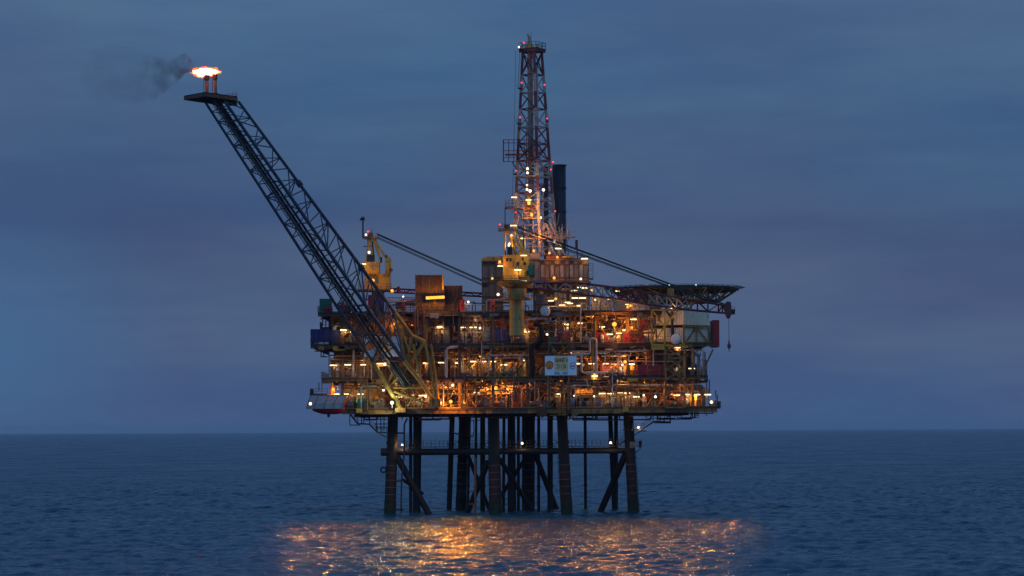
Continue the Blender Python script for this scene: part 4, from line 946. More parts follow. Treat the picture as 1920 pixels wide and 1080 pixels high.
# stair tower
t = thing('stair_tower', P(1266, 762, -9), 'yellow cross braced stair tower under the white module', 'stair tower')
Y0, Y1 = -9.2, -6.6
for x in (1248, 1284):
    for Y in (Y0, Y1):
        mb = MB(); mb.bar(P(x, 652, Y0) + Vector((0, Y - Y0, 0)), P(x, 764, Y0) + Vector((0, Y - Y0, 0)), .3); mb.build('post', M['ochre'], t)
lv = [654, 671.5, 692, 711, 737, 764]
for i, (a, b) in enumerate(zip(lv[:-1], lv[1:])):
    mb = MB(); mb.bar(P(1248, b, Y0), P(1284, b, Y0), .26); mb.build('beam', M['ochre'], t)
    mb = MB()
    if i in (0, 1, 2): mb.bar(P(1249, a, Y0 + .1), P(1283, b, Y0 + .1), .2); mb.bar(P(1283, a, Y0 - .12), P(1249, b, Y0 - .12), .2)
    else: mb.bar(P(1283, a, Y0 - .12), P(1249, b, Y0 - .12), .24)
    mb.build('cross_brace', M['ochre'], t)
    mb = MB(); u, v = (1252, 1280) if i % 2 else (1280, 1252); mb.stair(P(u, b, Y0 + 1.3), P(v, a, Y0 + 1.3), .9); mb.build('stair_flight', M['steel'], t)
# yellow trimmed rooms behind the stair tower
o = MB(); pbox(o, 1222, 649, 1246, 655.5, -9.6, -8.8); o = o.build('bumper_block', M['yellow']); tag(o, 'yellow padded block pair under the crossed frame', 'bumper')
# lattice column left of the boards, in front of the decks right of centre
t = thing('front_tower', P(1050, 764, -8.9), 'braced tower frame holding the name board and dish between pedestal and pale pipes', 'frame tower')
for x in (1029, 1068):
    mb = MB(); mb.bar(P(x, 578, -8.9), P(x, 763, -8.9), .28); mb.build('post', M['steel'], t)
for y in (579, 602, 622, 643, 703, 736):
    mb = MB(); mb.bar(P(1020 if y < 640 else 1029, y, -9.0), P(1068, y, -9.0), .24); mb.build('beam', M['grey'] if y < 640 else M['ochre'], t)
for a, b, u, v in ((581, 601, 1030, 1048), (601, 581, 1048, 1066), (603, 621, 1066, 1049), (621, 603, 1049, 1031), (624, 642, 1031, 1049), (642, 624, 1049, 1066), (645, 664, 1031, 1045), (664, 645, 1049, 1067), (706, 734, 1032, 1048), (706, 734, 1048, 1067), (739, 762, 1050, 1034), (762, 739, 1052, 1067)):
    mb = MB(); mb.bar(P(u, a, -8.8), P(v, b, -8.8), .16); mb.build('diagonal', M['ochre'] if a > 640 else M['steel'], t)

# ------------------------------------------------------------------ flare boom
FOOT = mat('boom_foot_yellow', (.27, .17, .035), .55, var=.2, dirt=(.16, .09, .03), dirt_amt=.3)
def flare():
    t = thing('flare_boom', P(780, 755, -9), 'long dark blue lattice flare boom with a yellow foot, rising to the upper left', 'flare boom')
    # chords: foot joint, tip, depth
    A = (P(698, 678, -12.5), P(384, 190, -34)); B = (P(757, 676, -12.5), P(420, 188, -34)); Cc = (P(740, 586, -10), P(447, 190, -30))
    Cj = P(737, 580, -10)
    for c, r in ((A, .31), (B, .37), (Cc, .34)):
        mb = MB(); mb.tube(c[0], c[1], r, 12, r * .72); mb.build('chord', M['navy'], t)
    n = 10
    def at(c, k): return c[0].lerp(c[1], k)
    # nodes denser towards the tip as the boom tapers
    ks = [1 - (1 - i / n) ** 1.12 for i in range(n + 1)]
    for i in range(n):
        k0, k1 = ks[i], ks[i + 1]; km = (k0 + k1) / 2; r = .15 - .04 * i / n
        mb = MB(); mb.tube(at(A, k0), at(B, k0 - .0), r, 8, caps=False); mb.tube(at(A, k0), at(B, km), r * .9, 8, caps=False); mb.tube(at(A, k1), at(B, km), r * .9, 8, caps=False); mb.build('front_bracing', M['navy'], t)
        mb = MB()
        if i % 2 == 0: mb.tube(at(B, k0), at(Cc, k0), r, 8, caps=False)
        mb.tube(at(B, k0), at(Cc, km), r * .9, 8, caps=False); mb.tube(at(Cc, km), at(B, k1), r * .9, 8, caps=False); mb.build('side_bracing', M['navy'], t)
        mb = MB(); mb.tube(at(A, k0), at(Cc, k0), r * .8, 8, caps=False); mb.tube(at(A, km), at(Cc, k0), r * .7, 8, caps=False); mb.tube(at(A, km), at(Cc, k1), r * .7, 8, caps=False); mb.build('rear_bracing', M['black'], t)
    # pipes, walkway and ladders inside
    for u, v, d, r in ((.52, .9, .9, .26), (.68, .9, .9, .22), (.36, .8, 1.3, .10), (.44, .85, .6, .10)):
        f = lambda k: at(A, k).lerp(at(B, k), u) + Vector((0, d, .2))
        mb = MB(); mb.tube(f(-.12), f(1), r, 10); mb.build('flare_pipe', M['black'] if r > .2 else M['grey'], t)
    f = lambda k, u: at(A, k).lerp(at(B, k), u) + Vector((0, .55, 0))
    mb = MB(); m = 150
    for i in range(m):
        k = i / m; mb.bar(f(k, .30), f(k, .42), .22, .05)
    mb.bar(f(0, .30), f(1, .30), .10); mb.bar(f(0, .42), f(1, .42), .10); mb.build('walkway', M['darks'], t)
    mb = MB(); up = Vector((.15, .4, 1.0))
    for s in (.30, .42):
        mb.bar(f(0, s) + up, f(1, s) + up, .07)
        for i in range(60): mb.bar(f(i / 60, s), f(i / 60, s) + up, .06)
    mb.build('handrail', M['darks'], t)
    # yellow foot
    def fb(name, a, b, r, Ya=-12.5, Yb=-9.2):
        mb = MB(); mb.tube(P(*a, Ya), P(*b, Yb), r, 12); mb.build(name, FOOT, t)
    fb('foot_chord', (698, 678), (722, 717), .42, -12.5, -11); fb('foot_chord', (722, 717), (753, 770), .42, -11, -9); fb('foot_chord', (757, 676), (787, 713), .42, -12.5, -10.5); fb('foot_chord', (787, 713), (813, 751), .40, -10.5, -9)
    fb('foot_chord', (740, 586), (773, 631), .42, -10, -8.8); fb('foot_chord', (771, 630), (798, 642), .5, -8.8, -8.2); fb('foot_chord', (750, 622), (772, 628), .4, -8.6, -8.8)
    for a, b, r in (((797, 643), (809, 700), .26), ((809, 700), (816, 742), .26), ((808, 646), (816, 700), .24), ((816, 700), (822, 750), .24), ((795, 643), (768, 682), .3), ((770, 633), (765, 678), .25), ((775, 645), (789, 712), .25), ((747, 612), (760, 672), .26), ((752, 618), (735, 590), .2),
                    ((708, 686), (758, 686), .2), ((722, 727), (787, 727), .2), ((762, 690), (730, 725), .22), ((735, 700), (728, 722), .2), ((733, 732), (810, 760), .22), ((736, 760), (758, 727), .2), ((765, 762), (775, 742), .15), ((747, 612), (700, 676), .2), ((768, 660), (752, 618), .2), ((700, 672), (712, 648), .2)):
        fb('foot_brace', a, b, r, -10, -9.4)
    for q_ in ((741, 765, 760, 773), (806, 749, 826, 764)):
        mb = MB(); pbox(mb, *q_, -10, -8.4); mb.build('foot_plate', M['ochre'], t)
    mb = MB(); mb.tube(P(738, 676, -11), P(763, 723, -9), .5, 10); mb.tube(P(733, 680, -10.5), P(756, 722, -9), .3, 10); mb.build('flare_pipe', M['darks'], t)
    # pins half way
    for k in (.22, .62):
        mb = MB(); c = at(Cc, k); mb.tube(c - (Cc[1] - Cc[0]).normalized() * .5, c + (Cc[1] - Cc[0]).normalized() * .5, .55, 12); mb.build('joint_collar', M['navy'], t)
    # head platform
    h = thing('flare_platform', P(400, 184, -32), 'flat dark steel platform at the tip of the flare boom', 'platform')
    c = [P(346, 181, -34), P(383, 185, -38.5), P(446, 186, -31), P(402, 178, -28)]
    z = P(400, 181, -32).z; mb = MB(); poly = [(PX(346, 181, -33), -33.5), (PX(384, 185, -39), -38.5), (PX(446, 186, -31), -32), (PX(407, 180, -26), -26.5)]
    mb.slab(poly, z - .35, z); mb.build('floor', M['darks'], h)
    mb = MB()
    for i in range(4):
        a, b = Vector((*poly[i], z - .5)), Vector((*poly[(i + 1) % 4], z - .5)); mb.bar(a, b, .18, .55)
    for k in range(1, 7):
        a = Vector((*poly[0], z - .55)).lerp(Vector((*poly[3], z - .55)), k / 7); b = Vector((*poly[1], z - .55)).lerp(Vector((*poly[2], z - .55)), k / 7); mb.bar(a, b, .14, .5)
    mb.build('rim_beam', M['steel'], h)
    mb = MB(); mb.bar((PX(441, 190, -31), -31, z - .4), (PX(441, 190, -31), -31, z - 1.6), .35); mb.box((PX(436, 190, -31), -31, z - 1.1), (1.6, .4, .8)); mb.build('underframe', M['darks'], h)
    mb = MB(); mb.rail([(poly[2][0] - .1, poly[2][1], z), (poly[3][0], poly[3][1], z)], .7, .05, 1.2); mb.build('railing', M['darks'], h)
    for x, y0, y1, r, lb in ((388, 180, 141, .30, 'left flare stack under the flame'), (404, 181, 140, .26, 'right flare stack under the flame')):
        s = thing('flare_stack', P(x, y0, -32), lb, 'stack', 'flare stacks on the boom tip'); a, b = P(x, y0, -32), P(x + (0 if x < 400 else -.5), y1, -32); b.x = b.x if x > 400 else a.x
        mb = MB(); mb.tube(a, b, r, 14); mb.build('pipe', M['steel'], s)
        mb = MB(); mb.tube(a.lerp(b, .78), b, r * 1.45, 14, r * 1.6); mb.build('tip', M['darks'], s)
        mb = MB(); mb.tube(a.lerp(b, .1), a.lerp(b, .16), r * 1.7, 14); mb.build('flange', M['darks'], s)
        mb = MB(); mb.tube(a + Vector((-.55, 0, 0)), b + Vector((-.5, 0, -.3)), .06, 6); mb.tube(a.lerp(b, .12) + Vector((-.6, 0, 0)), a.lerp(b, .12) + Vector((.6, 0, 0)), .06, 6); mb.build('pilot_line', M['darks'], s)
    # flame
    fl = thing('gas_flame', P(388, 141, -32), 'white hot flame streaming left above the two flare stacks', 'flame')
    rf = random.Random(8); from mathutils import noise
    def blob(c, r, sc, seed, amp, n=28, m=18):
        mb = MB(); mb.ball((0, 0, 0), 1, n, m); vs = []
        for v in mb.v:
            v = Vector(v); d = v.normalized(); k = 1 + amp * noise.noise(d * 2.2 + Vector((seed, 0, 0))) + amp * .8 * noise.noise(d * 5.5 + Vector((0, seed, 0)))
            vs.append(Vector(c) + Vector((d.x * sc[0], d.y * sc[1], d.z * sc[2])) * r * k)
        mb.v = [tuple(v) for v in vs]; return mb
    c0 = P(384, 135, -32)
    mb = blob(c0, 1, (1.78, .8, .60), 3.1, .65, 40, 24); b2 = blob(P(399, 135, -32), 1, (.85, .5, .42), 7.7, .4, 20, 12); mb.add(b2.v, b2.f, True)
    b3 = blob(P(371, 135, -32), 1, (.9, .55, .42), 1.7, .5, 20, 12); mb.add(b3.v, b3.f, True); b4 = blob(P(380, 139, -32), 1, (1.0, .6, .50), 5.7, .5, 20, 12); mb.add(b4.v, b4.f, True)
    mb.build('core', emis('flame_core', (1.0, .66, .36), 3.2), fl)
    b5 = blob(c0 + Vector((.1, .7, .12)), 1, (1.95, .7, .66), 9.1, .55, 48, 30); b5.build('outer_flame', emis('flame_rim', (1.0, .12, .03), 1.3), fl)
    for dx in (-1.6, 0, 1.6): point(fl, c0 + Vector((dx, -1.4, 1.1)) - ORG[fl], (1, .22, .07), 800, .5)
    for i in range(16):
        x = rf.uniform(364, 404); y = 128.5 + abs(x - 383) * .10 + rf.uniform(-1.0, 2.0) if i % 3 else 143 - abs(x - 380) * .18
        b = blob(P(x, y, -32), 1, (rf.uniform(.25, .6), .25, rf.uniform(.18, .4)), rf.uniform(0, 50), .6, 12, 8)
        b.build('tongue', emis('flame_tongue', (1.0, .10, .015), 2.6) if i == 0 else bpy.data.materials['flame_tongue'], fl)
flare()
def smoke():
    m = bpy.data.materials.new('smoke'); m.use_nodes = True; t = m.node_tree; t.nodes.clear()
    o = N(t, 'ShaderNodeOutputMaterial'); v = N(t, 'ShaderNodeVolumePrincipled'); v.inputs['Color'].default_value = (.05, .035, .038, 1); v.inputs['Anisotropy'].default_value = .2
    co = N(t, 'ShaderNodeTexCoord'); n = N(t, 'ShaderNodeTexNoise'); n.inputs['Scale'].default_value = .42; n.inputs['Detail'].default_value = 5; n.inputs['Roughness'].default_value = .6
    t.links.new(co.outputs['Object'], n.inputs['Vector'])
    r = N(t, 'ShaderNodeMapRange'); r.inputs['From Min'].default_value = .42; r.inputs['From Max'].default_value = .68; r.inputs['To Max'].default_value = 1
    t.links.new(n.outputs['Fac'], r.inputs['Value'])
    # thins out along the wind and towards its outside (object space, metres from the flame)
    s = N(t, 'ShaderNodeSeparateXYZ'); t.links.new(co.outputs['Object'], s.inputs[0])
    al = N(t, 'ShaderNodeMapRange'); al.inputs['From Min'].default_value = -22; al.inputs['From Max'].default_value = -1; al.inputs['To Min'].default_value = .0; al.inputs['To Max'].default_value = 1
    t.links.new(s.outputs['X'], al.inputs['Value'])
    pw = N(t, 'ShaderNodeMath', operation='POWER'); pw.inputs[1].default_value = 7.0; t.links.new(al.outputs[0], pw.inputs[0])
    ad = N(t, 'ShaderNodeMath', operation='MULTIPLY_ADD'); ad.inputs[1].default_value = .85; ad.inputs[2].default_value = .022; t.links.new(pw.outputs[0], ad.inputs[0])
    mu = N(t, 'ShaderNodeMath', operation='MULTIPLY'); t.links.new(ad.outputs[0], mu.inputs[0]); t.links.new(r.outputs[0], mu.inputs[1]); t.links.new(mu.outputs[0], v.inputs['Density'])
    t.links.new(v.outputs[0], o.inputs['Volume'])
    o0 = P(366, 133, -32); path = [(366, 131, .5), (360, 124, 1.1), (348, 118, 1.8), (336, 127, 2.2), (316, 140, 2.6), (290, 146, 4.0), (250, 142, 5.2), (210, 140, 6.0), (170, 142, 4.5), (148, 146, .6)]
    mb = MB(); ns = 16; vs = []
    for x, y, r_ in path:
        c = P(x, y, -32 + (366 - x) * .03)
        for i in range(ns):
            a = 2 * PI * i / ns; vs.append(c + Vector((0, math.cos(a) * r_, math.sin(a) * r_)))
    k = len(path); mb.add(vs, [(j * ns + i, j * ns + (i + 1) % ns, (j + 1) * ns + (i + 1) % ns, (j + 1) * ns + i) for j in range(k - 1) for i in range(ns)] + [tuple(range(ns))[::-1], tuple(range((k - 1) * ns, k * ns))])
    ob = mb.build('smoke_plume', m, loc=o0)
    bm = bmesh.new(); bm.from_mesh(ob.data); bmesh.ops.recalc_face_normals(bm, faces=bm.faces); bm.to_mesh(ob.data); bm.free(); tag(ob, kind='stuff')
smoke()

# ------------------------------------------------------------------ cranes
def crane(name, dx, dy, Y, lbl, tipp, tipY, pedestal, ptop, boomtop, cablestart, left):
    """dx,dy: picture offset of the machinery house from the left hand crane's"""
    t = thing('pedestal_crane', P(*pedestal[0], Y), lbl, 'crane', 'yellow pedestal cranes'); q = lambda x, y, dY=0: P(x + dx, y + dy, Y + dY)
    mb = MB(); (px, pyb), (_, pyt), rad = pedestal[0], pedestal[1], pedestal[2]
    mb.tube(P(px, pyb, Y), P(px, pyt, Y), rad, 24); mb.build('pedestal', M['yellow'] if not left else M['steel'], t)
    return t, q
def crane_left():
    Y = 4; t, q = crane('l', 0, 0, Y, 'left yellow pedestal crane with a folded red boom, behind the flare boom', None, 0, ((709, 583), (709, 546), 1.2), 0, 0, 0, True)
    Yb = Y - 1.6
    def bx(x0, y0, x1, y1, Y0, Y1, mt='yellow', nm='machinery_house', par=t):
        mb = MB(); pbox(mb, x0, y0, x1, y1, Y0, Y1); return mb.build(nm, M[mt], par)
    h = bx(685, 513, 731, 543, Yb, Yb + 4); bx(683, 491, 711, 512.8, Yb - .6, Yb + 3, nm='operator_cab')
    for x in (690, 700):
        mb = MB(); pbox(mb, x, 495.5, x + 5, 500, Yb - .66, Yb - .62); mb.build('window', M['beige'], t)
    mb = MB(); mb.tube(P(724, 504, Yb + 1), P(731, 504, Yb + 1), 1.9, 18); mb.tube(P(728, 514, Yb + 1.2), P(728, 487, Yb + 1.2), .55, 14); mb.ball(P(728, 487, Yb + 1.2), .55, 12, 6); mb.build('winch_housing', M['yellow'], t)
    mb = MB(); pbox(mb, 731, 503, 736, 508, Yb, Yb + 1); mb.build('bracket', M['ochre'], t)
    for a, b, r in (((691, 447), (688, 491), .24), ((695, 447), (699, 491), .2), ((701, 447), (715, 492), .24), ((703, 449), (725, 486), .22)):
        mb = MB(); mb.tube(P(*a, Y), P(*b, Yb + 1), r, 8); mb.build('gantry_leg', M['yellow'], t)
    mb = MB(); mb.tube(P(697, 452, Y + .5), P(700, 488, Y + .5), .28, 8); mb.bar(P(681, 462, Y), P(696, 462, Y), .16); mb.build('hoist_line', M['black'], t)
    bx(688, 478, 702, 491, Yb + .6, Yb + 2, 'darks', 'engine'); bx(713, 482, 716, 491, Yb + .6, Yb + 2, 'darks', 'exhaust'); bx(723, 478, 726, 482, Yb + .6, Yb + 1.4, 'darks', 'lamp_box')
    bx(682, 445.5, 709, 447.5, Y - .8, Y + .8, 'ochre', 'top_platform'); bx(690, 436, 699, 445.3, Y - .5, Y + .5, 'ochre', 'sheave_house')
    mb = MB(); p, r_ = P(682, 445.5, Y - .8), P(707, 445.5, Y - .8); mb.rail([p, r_], .9, .06, .7); mb.build('railing', M['ochre'], t)
    mb = MB(); mb.path([P(680.5, 447, Y), P(680.5, 410, Y), P(678, 409.5, Y), P(675, 413, Y)], .15, 8); mb.ball(P(680.5, 410, Y), .4, 10, 6); mb.path([P(697.5, 436, Y), P(697.5, 429, Y)], .06, 5); mb.build('mast', M['darks'], t)
    mb = MB(); mb.box(P(703, 545, Yb + .5), (6.4, 5, .3)); a, b = P(672, 544, Yb - 2), P(735, 544, Yb - 2); mb.rail([a, b], 1.2, .07, 1); mb.build('walkway', M['ochre'], t)
    mb = MB(); a, b = P(673, 545, Yb - 2), P(684, 545, Yb - 2); mb.box((a + b) / 2, (b.x - a.x, 1.6, .15))
    for zz in (0, 1, 2): mb.rail([a + Vector((0, 0, zz)), b + Vector((0, 0, zz))], 1.0, .05, .9, False)
    mb.build('side_cage', M['steel'], t)
    mb = MB(); mb.ladder(P(683, 544, Yb - .9), P(683, 492, Yb - .9), .6); mb.build('ladder', M['ochre'], t)
    # boom laid down to the right, towards the rest behind the pedestal crane
    r0, r1 = P(731, 541, Y), P(945, 552, Y + 12); b0, b1 = P(731, 548, Y), P(945, 558, Y + 12)
    ch = [(a + Vector((0, s, 0)), b + Vector((0, s, 0))) for a, b in ((r0, r1), (b0, b1)) for s in (-.8, .8)]
    for c in ch:
        mb = MB(); mb.tube(*c, .13, 8); mb.build('boom_chord', M['red'], t)
    mb = MB(); lattice(mb, ch[0], ch[2], 16, .07, 'z'); lattice(mb, ch[1], ch[3], 16, .07, 'z'); lattice(mb, ch[2], ch[3], 16, .06, 'z'); mb.build('boom_lacing', M['red'], t)
    for k, (a, b) in enumerate((((707, 438), (940, 541)), ((707, 440), (940, 543.5)), ((707, 444), (940, 549)), ((707, 446.5), (940, 551)))):
        mb = MB(); mb.tube(P(*a, Y - .4 + .3 * k), P(*b, Y + 12), .09 if k < 2 else .07, 6); mb.build('pendant_cable', M['black'], t)
    bx(744, 537, 749, 549, Y - 1.2, Y + 1.2, 'red', 'boom_rest')
crane_left()
def crane_right():
    Y = -8.4; t = thing('pedestal_crane', P(968, 640, Y), 'yellow pedestal crane at the front centre with a long red and white boom reaching right', 'crane', 'yellow pedestal cranes')
    def bx(x0, y0, x1, y1, Y0, Y1, mt='yellow', nm='machinery_house', par=t):
        mb = MB(); pbox(mb, x0, y0, x1, y1, Y0, Y1); return mb.build(nm, M[mt], par)
    Yp = Y - 1.6
    a, b = P(969, 629, Yp), P(969, 541, Yp); H = b.z - a.z; k = H / 88
    mb = MB(); mb.lathe(a, [(1.36, 0), (1.36, 67 * k), (1.36, 68 * k), (1.85, 75 * k), (1.85, 88 * k)], 28); mb.build('pedestal', mat('pedestal_tan', (.38, .25, .07), .55, var=.2, dirt=(.16, .08, .03), dirt_amt=.35, scale=.7), t)
    mb = MB()
    for y in (614, 600, 581): mb.tube(P(969, y, Yp), P(969, y - .8, Yp), 1.42, 28)
    mb.bar(P(968, 628, Yp - 1.42), P(968, 562, Yp - 1.42), .05); mb.build('weld_band', M['ochre'], t)
    # ring walkway
    c = P(969, 561, Yp); mb = MB(); mb.lathe(c, [(3.0, -.12), (3.0, .12)], 20); ring = mb.build('ring_walkway', M['ochre'], t)
    mb = MB(); pts = [c + Vector((math.cos(2 * PI * i / 16) * 2.95, math.sin(2 * PI * i / 16) * 2.95, .12)) for i in range(17)]; mb.rail(pts, 1.1, .06, 1.0); mb.build('railing', M['ochre'], ring)
    c = P(966, 531, Yp); mb = MB(); mb.lathe(c, [(2.2, -.9), (3.4, -.2), (3.4, .1)], 20); mb.build('slewing_ring', M['ochre'], t)
    mb = MB(); pts = [c + Vector((math.cos(2 * PI * i / 14) * 3.4, math.sin(2 * PI * i / 14) * 3.4, .1)) for i in range(15)]; mb.rail(pts, 1.1, .06, 1.0); mb.build('railing', M['ochre'], t)
    bx(943, 478, 972, 525, Y - 3.6, Y + 1); bx(972.2, 470, 992, 527, Y - 2.8, Y + 1, nm='engine_house'); bx(992.2, 492, 1003, 519, Y - 2.4, Y, 'ochre', 'side_platform')
    bx(973, 504, 985, 519, Y - 3.7, Y - 2.82, 'yellow', 'operator_cab')
    for x, y, w_, h in ((949, 484, 4, 6), (955, 484, 4, 6), (978, 482, 4, 6), (969, 491, 5, 7), (981, 491, 5, 5), (988, 507, 3, 8)):
        mb = MB(); pbox(mb, x, y, x + w_, y + h, Y - 3.68 if x < 970 else Y - 3.0, Y - 3.6 if x < 970 else Y - 2.81); mb.build('window', M['darks'], t)
    bx(951, 463, 961, 476, Y - 2.5, Y, 'darks', 'engine'); bx(990, 497, 1000, 515, Y - 3.0, Y - 2.5, 'green', 'control_box')
    bx(934, 430.5, 971, 433, Y - 1.4, Y + .4, 'ochre', 'top_platform'); mb = MB(); mb.rail([P(934, 430, Y - 1.4), P(971, 430, Y - 1.4)], 1.0, .06, .8); mb.build('railing', M['ochre'], t)
    bx(945, 421, 956, 430.3, Y - 1, Y, 'red', 'sheave_house')
    for a, b, r in (((947, 433), (947, 478), .2), ((949, 433), (982, 473), .26), ((957, 441), (968, 478), .28), ((968, 433), (984, 473), .24), ((982, 440), (982, 473), .14), ((947, 390), (947, 433), .09)):
        mb = MB(); mb.tube(P(*a, Y - .6), P(*b, Y - .9), r, 8); mb.build('gantry_leg', M['yellow'] if r > .15 else M['darks'], t)
    mb = MB(); mb.ladder(P(955, 478, Y - 1.2), P(959, 434, Y - 1.2), .6); mb.build('ladder', M['ochre'], t)
    # boom
    Yt = -13.5
    up = [P(1004, 531, -11.5), P(1080, 530, -11.7), P(1147, 538.5, -12), P(1213, 549, -12.4), P(1288, 562, -12.9), P(1347, 570.5, -13.4), P(1362, 574, Yt)]
    lo = [P(1004, 541, -11.5), P(1080, 551, -11.7), P(1147, 559.5, -12), P(1213, 570.5, -12.4), P(1288, 580.5, -12.9), P(1347, 586, -13.4), P(1362, 587, Yt)]
    hw = [.5, .95, 1, 1, .9, .7, .6]
    for s in (-1, 1):
        for pts, nm in ((up, 'boom_chord'), (lo, 'boom_chord')):
            pp = [p + Vector((0, s * h, 0)) for p, h in zip(pts, hw)]
            for i in range(len(pp) - 1):
                mb = MB(); mb.tube(pp[i], pp[i + 1], .17, 8); mb.build(nm, M['dred'] if i != 1 or pts is up else M['dred'], t)
    for i in range(len(up) - 1):
        n = max(2, int((up[i + 1] - up[i]).length / 1.5)); mb = MB()
        for s in (-1, 1):
            A = (up[i] + Vector((0, s * hw[i], 0)), up[i + 1] + Vector((0, s * hw[i + 1], 0))); B = (lo[i] + Vector((0, s * hw[i], 0)), lo[i + 1] + Vector((0, s * hw[i + 1], 0)))
            lattice(mb, A, B, n, .10, 'x' if i in (1, 2, 3) else 'z')
        for L in (up, lo):
            lattice(mb, (L[i] + Vector((0, -hw[i], 0)), L[i + 1] + Vector((0, -hw[i + 1], 0))), (L[i] + Vector((0, hw[i], 0)), L[i + 1] + Vector((0, hw[i + 1], 0))), n, .07, 'z')
        mb.build('boom_lacing', M['dwhite'] if i in (0, 1, 3) else M['dred'], t)
    bx(1018, 527, 1026, 543, -12, -11, 'red', 'boom_foot')
    mb = MB(); mb.tube(P(1000, 538, -11.5), P(1020, 543, -11.5), .3, 8); mb.build('boom_foot', M['red'], t)
    mb = MB(); mb.prism([(P(x, y, Yt).x, P(x, y, Yt).z) for x, y in ((1360, 568), (1364, 565), (1370, 567), (1372, 588), (1368, 597), (1363, 597), (1359, 586))], Yt - .7, Yt + .7); mb.build('boom_head', M['dred'], t)
    mb = MB(); mb.rail([P(1371, 585, Yt - .5), P(1378, 585, Yt - .5)], .9, .06, .6); mb.bar(P(1370, 585, Yt), P(1378, 585, Yt), .12, .9); mb.build('tip_platform', M['darks'], t)
    mb = MB(); mb.tube(P(1366.5, 597, Yt), P(1367, 643, Yt), .05, 5); mb.build('hoist_rope', M['darks'], t)
    mb = MB(); mb.lathe(P(1367, 659, Yt), [(.06, 0), (.1, .5), (.32, .75), (.34, 1.2), (.16, 1.5), (.1, 2.0), (.04, 2.3)], 12); mb.build('hook_block', M['dred'], t)
    for k, (a, b) in enumerate((((968, 424), (1361, 571)), ((970, 427), (1361, 572)), ((968, 432), (1361, 574.5)), ((968, 435), (1361, 576)))):
        mb = MB(); mb.tube(P(*a, Y - 1), P(*b, Yt), .085, 6); mb.build('pendant_cable', M['black'], t)
    bx(1000, 526, 1026, 536, Y - 1.5, Y, 'grey', 'boom_hood')
    bx(1032, 553, 1036, 557, -12.6, -12.3, 'yellow', 'boom_lamp_bracket')
crane_right()

